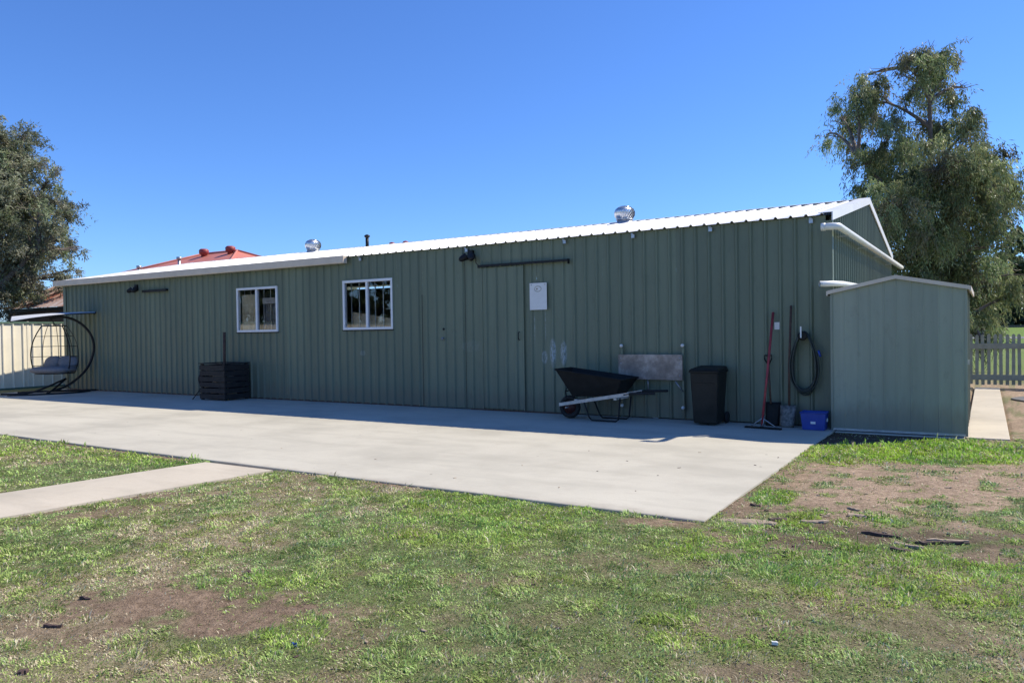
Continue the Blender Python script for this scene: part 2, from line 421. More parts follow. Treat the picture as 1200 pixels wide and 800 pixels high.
Fc = [(i*4+k, i*4+k+1, i*4+5+k, i*4+4+k) for i in range(19) for k in range(3)]+[(76, 77, 78, 79), (3, 2, 1, 0)]
tag(mb.add(V, Fc).build('garden_path', m_conc2), kind='structure')
for i, (a, b) in enumerate(((12.62, 15.2), (15.21, 18.3), (18.31, 22.75))):
    tag(MB().box((-.26, a, -.14), (.27, b, -.012-.003*i)).build('side_path', m_conc2, bevel=.008), kind='structure')
dp_ = []
for k in range(60):
    a = 2*math.pi*k/60; r = 1+.10*math.sin(3*a+1)+.05*math.sin(7*a)+random.uniform(-.02, .02); dp_.append((2.2+1.75*r*math.cos(a), 19.2+1.9*r*math.sin(a)))
m = MB(); n_ = len(dp_); m.add([(x, y, -.014) for x, y in dp_]+[(x, y, -.2) for x, y in dp_], [tuple(range(n_))]+[(k, n_+k, n_+(k+1) % n_, (k+1) % n_) for k in range(n_)])
tag(m.build('driveway', m_asph), kind='structure')
tag(MB().box((-300, 97, -.6), (300, 108, -.015)).build('road', m_road), kind='structure')
tag(MB().box((-1.98, 12.5, -.12), (-.27, 15.7, -.015)).build('shed_footing', m_conc), kind='structure')

# ------------------------------------------------------------------ grass blades
def grass(name, label, n_cand, xr, yr, dens, seed, hs=1.0, flat=False):
    g = np.random.default_rng(seed)
    x = g.uniform(*xr, n_cand); y = g.uniform(*yr, n_cand)
    d = np.hypot(x, y)
    keep = g.random(n_cand) < dens(d)
    pl = path_l(y)
    keep &= ~((x > SLX0-.05)*(x < SLX1+.01)*(y > slab_front(x)-.015))
    keep &= ~((x > pl+.0)*(x < pl+1.25)*(y < 6.3))
    keep &= ~((x > -2.1)*(x < .32)*(y > 12.45))
    keep &= ~((x > .3)*(y > 17.3))
    x, y, d = x[keep], y[keep], d[keep]
    b, dr, lu = ground_maps(x, y)
    clump = fbm(x, y, 7, 14, 2)
    k = g.random(len(x)) < np.clip(1.05-b*.98, .0, 1)**1.3*np.clip(.6+.9*clump+.4*lu, .2, 1)
    if flat: k = g.random(len(x)) < np.clip(1.1-.75*b, .3, 1)
    x, y, d, b, dr, lu = x[k], y[k], d[k], b[k], dr[k], lu[k]; n = len(x)
    z = gheight(x, y)-.004
    tuft = sstep(.36, .66, fbm(x, y, 6.5, 14, 2)); edge = np.exp(-np.abs(y-slab_front(x)+.03)/.06)*(x > -24)*(x < -2)*sstep(.42, .6, fbm(x, y, 1.6, 52))
    L = g.uniform(.014, .031, n)*(1+.5*lu)*hs*(.70+.75*tuft)*(1+.9*edge)*(1 + (g.random(n) < .03)*1.2)*(1-.3*b)*np.clip(.8+d/30, 1, 2)
    wd_ = g.uniform(.0017, .0036, n)*np.clip(d/4.5, 1, 5)
    a = 12.*fbm(x, y, 5., 15, 2)+g.normal(0, .9, n); lean = np.clip(g.normal(.82, .36, n)-.25*lu, .1, 1.45)
    if flat: lean = g.uniform(1.25, 1.52, n); wd_ = wd_*.8; L = L*1.1
    dx, dy = np.cos(a), np.sin(a); a2 = a + g.normal(np.pi/2, .6, n); sx, sy = np.cos(a2), np.sin(a2)
    sl_, cl_ = np.sin(lean), np.cos(lean)
    base = np.stack([x, y, z], 1)
    side = np.stack([sx, sy, 0*x], 1)*wd_[:, None]
    m_ = base + np.stack([dx*sl_*.45, dy*sl_*.45, cl_*.62], 1)*L[:, None]
    t_ = base + np.stack([dx*sl_, dy*sl_, cl_*.85], 1)*L[:, None]
    V = np.empty((n, 4, 3)); V[:, 0] = base; V[:, 1] = m_+side*1.15; V[:, 2] = t_; V[:, 3] = m_-side*1.15
    green = np.array([.355, .47, .14]); lushc = np.array([.385, .57, .085]); straw = np.array([.78, .68, .46]); brown = np.array([.40, .30, .19])
    pdry = np.clip(.12 + .62*dr*(1-.8*lu)*sstep(.35, .6, fbm(x, y, 7., 29, 2)) + .25*b, 0, .9); isd = g.random(n) < (np.clip(pdry+.30, 0, 1) if flat else pdry)
    cc = green + (lushc-green)*lu[:, None]
    cc = cc*(.55+.90*g.random((n, 1)))*(.48+.60*fbm(x, y, 3.2, 19, 3)+.42*fbm(x, y, 8., 23, 2))[:, None]
    cc = cc*(1+(fbm(x, y, 2.1, 26, 2)[:, None]-.5)*np.array([[.32, .06, -.25]]))
    dc = straw + (brown-straw)*(g.random((n, 1))**1.5); dc = dc*(.75+.5*g.random((n, 1)))
    cc = np.where(isd[:, None], dc, cc)
    cc = np.clip(cc, .01, .8); cols = np.repeat(cc[:, None, :], 4, 1)
    o = np.arange(n)[:, None]*4
    T = np.concatenate([o+np.array([[0, 1, 3]]), o+np.array([[1, 2, 3]])], 0)
    me = npmesh(name, V.reshape(-1, 3), T, 3, cols.reshape(-1, 3))
    return tag(obj(name, me, m_grass), label, 'grass', kind='stuff')
grass('lawn_grass', 'patchy green and straw lawn grass in front of the concrete slab', 1900000, (-8.6, 5.5), (.9, 13.0), lambda d: np.clip((5.0/np.maximum(d, 3.6))**1.25, 0, 1), 1)
grass('verge_grass', 'green lawn grass beyond the concrete garden path', 420000, (-24, -8.2), (1.0, 6.6), lambda d: np.clip((9.0/np.maximum(d, 7))**1.4, 0, 1)*.55, 2)

grass('dry_thatch', 'flat straw thatch lying between the lawn blades', 360000, (-8.6, 5.5), (.9, 13.0), lambda d: np.clip((5.0/np.maximum(d, 3.6))**1.25, 0, 1), 3, flat=True)
# ------------------------------------------------------------------ ribbed sheet builder
def rib_profile(w, pitch, h, top, base, first):
    """list of (x, d) across a sheet of width w; ribs centred at first + k*pitch"""
    pts = [(0., 0.)]; c = first
    while c < w-1e-6:
        for dx, d in ((-base/2, 0), (-top/2, h), (top/2, h), (base/2, 0)):
            if 0 < c+dx < w: pts.append((c+dx, d))
        c += pitch
    pts.append((w, 0.)); return pts
def ribbed(w, z0, ztop, prof, holes=(), off=0.):
    """sheet standing in local XZ, facing -Y (ribs towards -Y). ztop: float or f(x). holes: (x0,x1,z0,z1)"""
    xs = {}
    def dep(x):
        for (a, da), (b, db) in zip(prof, prof[1:]):
            if a <= x <= b: return da + (db-da)*(x-a)/max(b-a, 1e-9)
        return 0
    xx = sorted(set([p[0] for p in prof]+[h for q in holes for h in q[:2] if 0 < h < w]))
    zt = ztop if callable(ztop) else (lambda x: ztop)
    V = []; Fc = []
    for a, b in zip(xx, xx[1:]):
        if b-a < 1e-5: continue
        mid = (a+b)/2; segs = [(z0, None)]
        for (h0, h1, q0, q1) in holes:
            if h0 <= mid <= h1:
                segs = [(z0, q0), (q1, None)] if q0 > z0 else [(q1, None)]
        for s0, s1 in segs:
            o = len(V); za, zb = (zt(a), zt(b)) if s1 is None else (s1, s1)
            V += [(a, -dep(a)-off, s0), (b, -dep(b)-off, s0), (b, -dep(b)-off, zb), (a, -dep(a)-off, za)]
            Fc.append((o, o+1, o+2, o+3))
    return V, Fc
def sheet_mesh(name, *a, **k):
    V, Fc = ribbed(*a, **k); m = MB(); m.add(V, Fc); return m.mesh(name)

# ------------------------------------------------------------------ the big shed
shed = empty('steel_shed', ((XL+XR)/2, WY, 0), 'long low green ribbed steel shed with white roof behind the concrete slab', 'shed')
shed_inv = Matrix.Translation(Vector((-(XL+XR)/2, -WY, 0)))
def kid(o, p=shed):
    """parent keeping the world placement (things' roots carry only translation/rotz)"""
    bpy.context.view_layer.update(); o.parent = p; o.matrix_parent_inverse = p.matrix_world.inverted(); return o
def kidof(p, l):
    for o in l: o.parent = p; o.matrix_parent_inverse = p.matrix_world.inverted()
bpy.context.view_layer.update()
PITCH = .235
HEAVE = 3.368
W1 = (-16.23, -14.77, 1.69, 2.77); W2 = (-12.53, -11.09, 1.70, 2.785)
DOOR = (-8.70, -7.71, .03, 2.88); PDOOR = (-10.25, -9.12, .03, 2.45)
WIN = [W1, W2]
nb = 3; SW = nb*PITCH; nsh = int(math.ceil((XR-XL)/SW))
frame = MB()
for z in (.10, .85, 1.55, 2.9, 3.22): frame.box((XL+.05, WY+.03, z-.03), (XR-.05, WY+.09, z+.03))
# keep girts out of window openings
fr = MB()
for z in (.10, 3.22): fr.box((XL+.05, WY+.03, z-.03), (XR-.05, WY+.09, z+.03))
for k in range(9):
    x = XL+.1+k*(XR-XL-.3)/8
    if all(not (w[0]-.2 < x < w[1]+.2) for w in WIN): fr.box((x, WY+.03, 0), (x+.1, WY+.14, 3.2))
fw = kid(fr.build('front_wall', m_rail))
fw_inv = None
prof = rib_profile(SW, PITCH, .034, .022, .074, PITCH/2)
cache = {}
bpy.context.view_layer.update()
sheets = []
for i in range(nsh):
    x0 = XL + i*SW; w = min(SW, XR-x0)
    hl = [(a-x0-.0, b-x0, c, d) for a, b, c, d in WIN if a < x0+w and b > x0]
    if hl or w < SW-1e-4:
        pr = prof if w >= SW-1e-4 else rib_profile(w, PITCH, .034, .022, .074, PITCH/2)
        if hl and any(h[0] <= 0 and h[1] >= w for h in hl):      # window as wide as the sheet: a piece below and a piece above
            h_ = hl[0]; o = obj('wall_sheet', sheet_mesh('wall_sheet', w, h_[3], HEAVE-.02, pr), m_wall); o.location = (x0, WY - .0015*(i % 2), 0); sheets.append(o)
            me = sheet_mesh('wall_sheet', w, 0.02, h_[2], pr)
        else: me = sheet_mesh('wall_sheet', w, 0.02, HEAVE-.02, pr, hl)
    else:
        if 'w' not in cache: cache['w'] = sheet_mesh('wall_sheet', SW, 0.02, HEAVE-.02, prof)
        me = cache['w']
    o = obj('wall_sheet', me, m_wall); o.location = (x0, WY - .0015*(i % 2), 0); o.rotation_euler = (random.uniform(-.0008, .0008), 0, random.uniform(-.003, .003)); sheets.append(o)
kidof(fw, sheets)
# end wall facing +X (sunlit gable), back wall, left gable
def gable_top(y): return 3.32 + (4.15-3.32)*(1-abs(y-YR)/(YR-WY))
def gable(X, rot, name):
    fr = MB(); fr.box((X-.05, WY+.1, .07), (X+.05, YB-.1, .13))
    g = kid(fr.build(name, m_rail)); L = YB-WY; n = int(math.ceil(L/SW)); out = []
    bpy.context.view_layer.update()
    for i in range(n):
        a = i*SW; w = min(SW, L-a)
        pr = rib_profile(w, PITCH, .034, .022, .074, PITCH/2)
        if rot > 0: zt = lambda t, a=a: gable_top(WY+a+t)
        else: zt = lambda t, a=a: gable_top(YB-a-t)
        # split at ridge for a clean peak
        rr = (YR-WY)-a
        if 0 < rr < w: pr = sorted(pr+[(rr, 0.)]); 
        me = sheet_mesh('wall_sheet', w, .02, zt, pr)
        o = obj('wall_sheet', me, m_end); o.rotation_euler = (0, 0, R_(90*rot))
        o.location = (X + .001*(i % 2), WY+a, 0) if rot > 0 else (X, YB-a, 0); out.append(o)
    kidof(g, out); return g
gable(XR+.06, 1, 'gable_wall'); gable(XL-.06, -1, 'gable_wall')
kid(MB().box((XL, YB, .02), (XR, YB+.05, 3.28)).build('back_wall', m_wall))
# corner flashing, pale on the lit side
cf = MB(); cf.box((XR-.05, WY-.036, .0), (XR+.10, WY-.031, 3.26)); cf.box((XR+.096, WY-.031, 0), (XR+.102, WY+.07, 3.26)); kid(cf.build('corner_flashing', m_wall))
cf = MB(); cf.box((XL-.10, WY-.036, .0), (XL+.05, WY-.031, 3.3)); cf.box((XL-.102, WY-.031, 0), (XL-.096, WY+.07, 3.3)); kid(cf.build('corner_flashing', m_wall))
# roof
YE = WY-.09; ZE = 3.345; ZR = 4.19; SLP = (ZR-ZE)/(YR-YE); AN = math.atan(SLP); RL = (YR-YE)/math.cos(AN)
pur = MB()
for t in (.18, .5, .85):
    y = YE + (YR-YE)*t; z = ZE+(y-YE)*SLP; pur.box((XL, y-.03, z-.16), (XR, y+.03, z-.04)); pur.box((XL, 2*YR-y-.03, z-.16), (XR, 2*YR-y+.03, z-.04))
roof = kid(pur.build('roof', m_rail)); bpy.context.view_layer.update()
rp = rib_profile(SW, PITCH, .030, .024, .062, PITCH/2)
rme = sheet_mesh('roof_sheet', SW, 0, RL, rp)
rl = []
XR0, XR1 = XL-.05, XR+.10
nr = int(math.ceil((XR1-XR0)/SW))
for i in range(nr):
    x0 = XR0+i*SW; w = min(SW, XR1-x0); me = rme
    if w < SW-1e-4: me = sheet_mesh('roof_sheet', w, 0, RL, rib_profile(w, PITCH, .030, .024, .062, PITCH/2))
    o = obj('roof_sheet', me, m_white); o.location = (x0, YE-.002*(i % 2)-random.uniform(0, .012), ZE+.001*(i % 2)); o.rotation_euler = (-(R_(90)-AN), 0, 0); rl.append(o)
    o = obj('roof_sheet', me, m_white); o.location = (x0+w, 2*YR-YE, ZE+.001*(i % 2)); o.rotation_euler = (-(R_(90)-AN), 0, R_(180)); rl.append(o)
rc = MB()
for s in (-1, 1):
    rc.hexa([(XR0, YR, ZR+.035), (XR1, YR, ZR+.035), (XR1, YR+s*.16, ZR+.035-.16*SLP), (XR0, YR+s*.16, ZR+.035-.16*SLP)],
            [(XR0, YR, ZR+.04), (XR1, YR, ZR+.04), (XR1, YR+s*.16, ZR+.04-.16*SLP), (XR0, YR+s*.16, ZR+.04-.16*SLP)])
rl.append(rc.build('ridge_cap', m_white))
for X, s in ((XR1, 1), (XR0, -1)):
    for q in (-1, 1):
        b = MB(); ye = YE+.02 if q < 0 else 2*YR-YE-.02
        # vertical face and the flange lapping the roof
        b.hexa([(X, ye, ZE-.09), (X+s*.018, ye, ZE-.09), (X+s*.018, ye, ZE+.045), (X, ye, ZE+.045)], [(X, YR, ZR-.09), (X+s*.018, YR, ZR-.09), (X+s*.018, YR, ZR+.047), (X, YR, ZR+.047)])
        b.hexa([(X-s*.20, ye, ZE+.036), (X-s*.001, ye, ZE+.036), (X-s*.001, ye, ZE+.045), (X-s*.20, ye, ZE+.045)], [(X-s*.20, YR, ZR+.036), (X-s*.001, YR, ZR+.036), (X-s*.001, YR, ZR+.047), (X-s*.20, YR, ZR+.047)])
        rl.append(b.build('barge_board', m_white))
kidof(roof, rl)
# gutter on the far half of the eave
g = MB(); gx0, gx1 = -24.70, -12.36; g0 = YE-.115
P_ = [(YE+.01, 3.195), (g0+.01, 3.195), (g0, 3.215), (g0, 3.362), (g0+.012, 3.368), (g0+.012, 3.225), (YE, 3.21), (YE+.01, 3.33)]
V = [(gx0, y, z) for y, z in P_]+[(gx1, y, z) for y, z in P_]; n = len(P_)
g.add(V, [(k, (k+1) % n, n+(k+1) % n, n+k) for k in range(n)]+[tuple(range(n)), tuple(range(n, 2*n))[::-1]])
g.box((gx0-.003, g0, 3.195), (gx0, YE+.01, 3.365)); g.box((gx1, g0, 3.195), (gx1+.003, YE+.01, 3.365))
kid(g.build('gutter', m_gutter))
for x in (-6.78, -5.39, -3.98, -2.36, -11.98, -9.05):
    b = MB(); b.box((x-.03, WY-.066, 3.235), (x+.03, WY-.03, 3.30)); b.box((x-.022, WY-.105, 3.30), (x+.022, WY-.03, 3.312)); kid(b.build('gutter_bracket', m_galv))
# windows
def window(wn, panes_open=False):
    a, b, c, d = wn; fwid = .055; y0, y1 = WY-.045, WY+.05
    f = MB()
    f.box((a-.025, y0, c-.02), (b+.025, y1, c+fwid-.02)); f.box((a-.025, y0, d-fwid+.02), (b+.025, y1, d+.02))
    f.box((a-.025, y0+.001, c+fwid-.02), (a+fwid-.025, y1, d-fwid+.02)); f.box((b-fwid+.025, y0+.001, c+fwid-.02), (b+.025, y1, d-fwid+.02))
    mid = (a+b)/2-.02
    f.box((mid-.03, y0+.012, c+fwid-.02), (mid+.03, y1-.01, d-fwid+.02))
    w = kid(f.build('window', m_alu, bevel=.004)); bpy.context.view_layer.update(); ch = []
    for (p, q, yy) in ((a+fwid-.025, mid-.03, WY-.012), (mid+.03, b-fwid+.025, WY+.008)):
        o = MB().box((p, yy, c+fwid-.02), (q, yy+.005, d-fwid+.02)).build('pane', m_glass); ch.append(o)
    nbar = 6
    for k in range(nbar):
        x = a+.12+(b-a-.24)*k/(nbar-1)
        if abs(x-mid) < .06: continue
        ch.append(MB().box((x-.009, WY+.10, c), (x+.009, WY+.118, d)).build('security_bar', m_galv))
    kidof(w, ch); return w
window(W1); window(W2)
# sill flashing
for wn in WIN:
    kid(MB().box((wn[0]-.04, WY-.05, wn[2]-.045), (wn[1]+.04, WY-.026, wn[2]-.0215)).build('window_sill', m_dark))
    kid(MB().box((wn[0]-.04, WY-.032, wn[3]+.0215), (wn[1]+.04, WY-.026, wn[3]+.045)).build('window_head', m_wall))
o = MB().box((-16.16, WY+.06, 1.72), (-15.56, WY+.066, 2.62)).build('tan_reflection_panel', simple('tan_reflection_tone', (.62, .49, .31), .85, var=.3, sc=4)); kid(o)  # tan panel added behind the left pane to imitate a warm reflection
o = MB().box((-15.46, WY+.14, 1.72), (-14.82, WY+.16, 2.36)).build('reflection_panel', simple('grey_reflection_tone', (.17, .16, .16), .7)); kid(o)  # grey panel added behind the right pane to imitate its reflected grey
o = MB().box((-15.42, WY+.09, 2.37), (-14.92, WY+.20, 2.52)).build('pale_reflection_block', simple('pale_reflection_tone', (.46, .40, .36), .8)); kid(o)  # pale block added above it as the lighter part of that imitated reflection
o = MB(); o.hexa([(-12.46, WY+.15, 1.74), (-11.16, WY+.15, 1.74), (-11.16, WY+.17, 1.74), (-12.46, WY+.17, 1.74)], [(-12.46, WY+.15, 2.10), (-11.16, WY+.15, 1.90), (-11.16, WY+.17, 1.90), (-12.46, WY+.17, 2.10)]); kid(o.build('reflection_panel', simple('low_tan_reflection_tone', (.60, .46, .30), .8)))  # slant-topped panel added to imitate the tan reflection low in the glass
# interior things seen through glass
kid(MB().box((-15.6, 14.0, .01), (-14.5, 14.5, 2.0)).build('cupboard', m_plasterboard))
# sliding door: ribbed leaf hung in front of the wall
def leaf(dr, name, off, edge=.045):
    a, b, c, d = dr; w = b-a; pr = rib_profile(w, PITCH, .034, .022, .074, .12)
    V, Fc = ribbed(w, c+.02, d, pr); m = MB(); m.add([(a+x, WY-off+y, z) for x, y, z in V], Fc)
    e = WY-off
    m.box((a-.004, e-.012, c), (a+edge-.02, WY-.026, d+.003)); m.box((b-edge+.02, e-.012, c), (b+.004, WY-.026, d+.003))
    return kid(m.build(name, m_wall))
dl = leaf(DOOR, 'sliding_door', .045); bpy.context.view_layer.update()
h = MB(); h.tube([(-7.80, WY-.07, 1.42), (-7.80, WY-.11, 1.44), (-7.80, WY-.11, 1.56), (-7.80, WY-.07, 1.58)], .01); kidof(dl, [h.build('door_handle', m_dark)])
t = MB(); t.box((-8.74, WY-.098, 2.91), (-6.70, WY-.032, 2.935)); t.box((-8.74, WY-.104, 2.895), (-6.70, WY-.098, 2.94)); t.box((-8.75, WY-.106, 2.885), (-8.741, WY-.03, 2.945)); t.box((-6.699, WY-.106, 2.85), (-6.69, WY-.03, 2.945))
kid(t.build('door_track', m_trimgreen if False else m_dark))
t = MB(); t.box((-20.2, WY-.10, 2.855), (-19.1, WY-.032, 2.90)); t.box((-20.2, WY-.106, 2.835), (-19.1, WY-.10, 2.905)); kid(t.build('door_track', m_dark))
t = MB(); t.tube([(-8.82, WY-.06, 3.1), (-8.81, WY-.07, 2.99), (-8.74, WY-.08, 2.93)], .008); kid(t.build('cable', m_dark))
pd = MB()
for x in (PDOOR[0], PDOOR[1]): pd.box((x-.004, WY-.031, .03), (x+.004, WY-.026, 3.2 if x > -9.5 else 2.4))
pdo = kid(pd.build('side_door', m_dark)); bpy.context.view_layer.update()
h = MB(); h.lathe([(.028, 0), (.03, .01), (.022, .05), (.03, .06), (.001, .065)], (-9.69, WY-.026, 1.46), 12, Matrix.Rotation(R_(90), 3, 'X')); h2 = MB(); h2.lathe([(.025, 0), (.025, .02), (.001, .022)], (-9.68, WY-.026, 1.66), 12, Matrix.Rotation(R_(90), 3, 'X'))
kidof(pdo, [h.build('door_knob', m_galv), h2.build('lock', m_dark)])
kid(MB().box((-9.0, WY-.06, -.0), (-6.6, WY-.03, .028)).build('door_sill', m_brownt))
# ground flashing strip along base
kid(MB().box((XL+.1, WY-.012, -.0), (-10.4, WY+.02, .035)).build('base_strip', m_brownt))

# flood lights with two heads
def flood(x, z, label):
    e = empty('flood_light', (x, WY-.03, z), label, 'light', 'twin flood lights')
    m = MB(); m.box((-.06, -.05, -.02), (.06, .028, .10)); m.build('wall_box', m_dark, e, .006)
    for s in (-1, 1):
        m = MB(); M = Matrix.Translation((s*.10, -.14, -.06)) @ Matrix.Rotation(R_(28*s), 4, 'Z') @ Matrix.Rotation(R_(-62), 4, 'X')
        m.lathe([(.03, -.10), (.055, -.07), (.075, .05), (.08, .06), (.072, .062)], (0,0,0), 16); m.v = [tuple(M @ Vector(v)) for v in m.v]
        m.tube([(s*.04, -.02, .0), (s*.08, -.10, -.03)], .012, 6); o = m.build('lamp_head', m_dark, e)
        g = MB(); g.lathe([(.07, .063), (.06, .072), (.001, .076)], (0,0,0), 16); g.v = [tuple(M @ Vector(v)) for v in g.v]; g.build('lens', m_lab, o)
    m = MB(); m.lathe([(.02, -.04), (.03, 0), (.03, .03), (.001, .05)], (0, -.07, -.07), 12); m.build('sensor', m_dark, e)
    return e
flood(-8.95, 3.16, 'black twin flood light high on shed wall above the sliding door track')
flood(-20.55, 2.98, 'black twin flood light under the white gutter near the swing chair')

# sign on wall
sg = MB().box((-7.56, WY-.06, 2.0), (-7.18, WY-.052, 2.52)).build('notice_sign', m_lab, bevel=.002)
tag(sg, 'small white rectangular notice screwed to the shed wall beside the sliding door', 'sign')
bpy.context.view_layer.update()
m = MB(); cx, cz = -7.375, 2.405
m.tube([(cx+.075*math.cos(a), WY-.0605, cz+.052*math.sin(a)) for a in np.linspace(0, 2*math.pi, 24, endpoint=False)], .004, 4, closed=True)
em = m.build('emblem', simple('emblem_olive', (.16, .15, .07), .7)); kidof(sg, [em])
m = MB(); m.lathe([(.016, 0), (.012, .004)], (cx-.02, WY-.06, cz), 8, Matrix.Rotation(R_(90), 3, 'X')); kidof(sg, [m.build('emblem_dot', simple('emblem_brown', (.2, .12, .04), .7))])
for sx in (-7.52, -7.22):
    m = MB(); m.lathe([(.014, 0), (.012, .004)], (sx, WY-.06, 2.485), 8, Matrix.Rotation(R_(90), 3, 'X')); kidof(sg, [m.build('screw', m_galv)])
for k in range(4):   # faint lines of small print, too soft to read in the photograph
    m = MB().box((-7.50+.02*k, WY-.0612, 2.06+.0+.018*k), (-7.24, WY-.0602, 2.063+.018*k)) if k < 1 else None
    if m: kidof(sg, [m.build('rule_line', simple('faint_grey', (.5, .5, .52), .8))])

# pipes on the gable end
e = empty('gable_pipe', (XR+.24, WY-.3, 3.1), 'fat white plastic pipe running level along the sunlit gable wall', 'pipe')
bpy.context.view_layer.update()
px0 = XR+.24; z = 3.12
arc = [(px0-.10+.10*math.sin(a)-.0, 12.62-.10*math.cos(a)+.0, z) for a in np.linspace(0, math.pi/2, 7)]
m = MB(); m.tube([(px0-.24, 12.52, z)]+[(px0-.12, 12.52, z)]+arc+[(px0, 13.2, z), (px0, 18, z), (px0, 22.7, z)], .054, 14, caps=True)
pp = m.build('pipe', m_pvc); kidof(e, [pp])
for y in (13.4, 15.7, 18., 20.3):
    m = MB().box((XR+.09, y-.02, z-.075), (px0+.03, y+.02, z-.066)); kidof(e, [m.build('strap', m_galv)])
m = MB(); m.tube([(px0-.242, 12.52, z), (px0-.18, 12.52, z)], .060, 14); kidof(e, [m.build('collar', m_pvc)])
m = MB(); m.tube([(-2.20, 12.62, 2.255), (-2.12, 12.66, 2.255), (-2.02, 12.80, 2.26), (-1.95, 13.2, 2.27), (-1.92, 14.6, 2.29)], .045, 12, caps=False)
tag(m.build('outlet_pipe', m_pvc), 'short white pipe with open end above the edge of the garden shed roof', 'pipe')

m = MB(); m.tube([(-2.185, 12.627, 2.255), (-2.18, 12.63, 2.255)], .0445, 12); o = m.build('bore_shade_disc', m_dark); kidof(bpy.data.objects['outlet_pipe'], [o])  # dark disc set in the open end, standing in for the shade inside
# roof ventilators and flue
def whirly(px, py, Y, label):
    p = onY(px, py, Y); zr = ZE+(min(Y, 2*YR-Y)-YE)*SLP
    e = empty('roof_ventilator', (p.x, Y, zr), label, 'ventilator', 'spinning roof ventilators')
    m = MB(); m.lathe([(.26, -.06), (.22, .01), (.19, .03), (.19, .09)], (0,0,0), 24); m.build('throat', m_galv, e)
    nv = 22; m = MB()
    for k in range(nv):
        a = 2*math.pi*k/nv; V = []
        for j in range(9):
            u = j/8; ph = (u-.5)*math.pi*.86; r = .25*math.cos(ph)**.6; zz = .235+.165*math.sin(ph); aa = a+.45*math.sin(ph)
            for da, rr in ((0, r), (.24, r*.93)): V.append(((rr)*math.cos(aa+da), rr*math.sin(aa+da), zz))
        m.add(V, [(2*j, 2*j+1, 2*j+3, 2*j+2) for j in range(8)], True)
    m.build('vanes', m_chrome, e)
    m = MB(); m.lathe([(.13, .375), (.16, .385), (.10, .41), (.02, .42)], (0,0,0), 20); m.build('top_cap', m_chrome, e)
    m = MB(); m.lathe([(.20, .08), (.215, .09), (.20, .10)], (0,0,0), 20); m.build('lower_ring', m_chrome, e)
    return e
whirly(732, 255, 17.0, 'shiny round spinning ventilator on roof above the wheelbarrow end of shed')
whirly(367, 293, 17.0, 'shiny round spinning ventilator on roof where the white gutter ends')
p = onY(433, 286, 17.3)
e = empty('roof_flue', (p.x, 17.2, ZR), 'thin dark flue pipe standing on the white shed roof ridge', 'flue')
m = MB(); m.tube([(0, 0, -.1), (0, 0, .26)], .05, 10); m.build('pipe', m_dark, e)
m = MB(); m.lathe([(.06, .27), (.085, .29), (.085, .33), (.03, .36)], (0,0,0), 12); m.build('cowl', m_dark, e)
for px in (458, 474):
    p = onY(px, 284, 17.6); e = empty('roof_vent', (p.x, 17.65, ZR-.02), 'tiny reddish capped vent just showing over the shed ridge', 'vent', 'tiny ridge vents')
    m = MB(); m.tube([(0, 0, -.1), (0, 0, .08)], .05, 8); m.build('pipe', m_redcap, e); m = MB(); m.lathe([(.05, .08), (.09, .09), (.08, .13), (.02, .15)], (0,0,0), 10); m.build('cap', m_redcap, e)

# ------------------------------------------------------------------ garden shed
GX0, GX1, GY0, GY1 = -2.03, -.245, 12.60, 15.4; GE = 2.12; GR = 2.31; GM = (GX0+GX1)/2
gs = empty('garden_shed', (GM, GY0, 0), 'small pale green steel garden shed standing against the long shed gable', 'shed')
bpy.context.view_layer.update()
m = MB().box((GX0+.02, GY0+.02, 2.06), (GX1-.02, GY0+.05, 2.09))
gw = m.build('front_wall', m_gs); kidof(gs, [gw]); bpy.context.view_layer.update()
npan = 5; pw = (GX1-GX0)/npan; ch = []
for i in range(npan):
    a = i*pw
    zt = lambda t, a=a: GE + (GR-GE)*(1-abs(GX0+a+t-GM)/(GM-GX0)) - .015
    pr = [(0, 0), (.008, .006), (.022, .006), (.03, 0), (pw/2-.012, 0), (pw/2-.006, .005), (pw/2+.006, .005), (pw/2+.012, 0), (pw, 0)]
    if i == npan//2: pr = sorted(set(pr+[(GM-GX0-a, .005)]))
    o = obj('wall_panel', sheet_mesh('wall_panel', pw, .03, zt, pr), m_gs); o.location = (GX0+a, GY0-.001*(i % 2), 0); o.rotation_euler = (0, 0, random.uniform(-.004, .004)); ch.append(o)
kidof(gw, ch)
o = MB().box((GX0+.004, GY0-.012, .0), (GX1-.004, GY0+.012, .032)).build('base_rail', m_galv); kidof(gs, [o])
sw = MB(); sw.box((GX1-.016, GY0+.03, .03), (GX1-.004, GY1, GE-.02)); o = sw.build('side_wall', m_gs); kidof(gs, [o]); bpy.context.view_layer.update()
ch = []
for i in range(6):
    y = GY0+.1+i*.46; ch.append(MB().box((GX1-.004, y, .03), (GX1+.004, y+.02, GE-.02)).build('panel_seam', m_gs))
ch.append(MB().box((GX1-.004, 13.1, 1.0), (GX1+.03, 13.14, 1.07)).build('door_latch', m_galv))
kidof(o, ch)
o = MB().box((GX0+.004, GY0+.03, .03), (GX0+.016, GY1, GE-.02)).build('side_wall', m_gs); kidof(gs, [o])
o = MB().box((GX0, GY1-.01, .03), (GX1, GY1, GE-.02)).build('back_wall', m_gs); kidof(gs, [o])
for xa, s in ((GX0-.015, 1), (GX1+.015, -1)):
    for yy0, yy1, nm in ((GY0-.018, GY0+.02, 'corner_strip'),):
        m = MB().box((min(xa, xa+s*.03), yy0, .0), (max(xa, xa+s*.03), yy1, GE-.03)); kidof(gs, [m.build(nm, m_gs)])
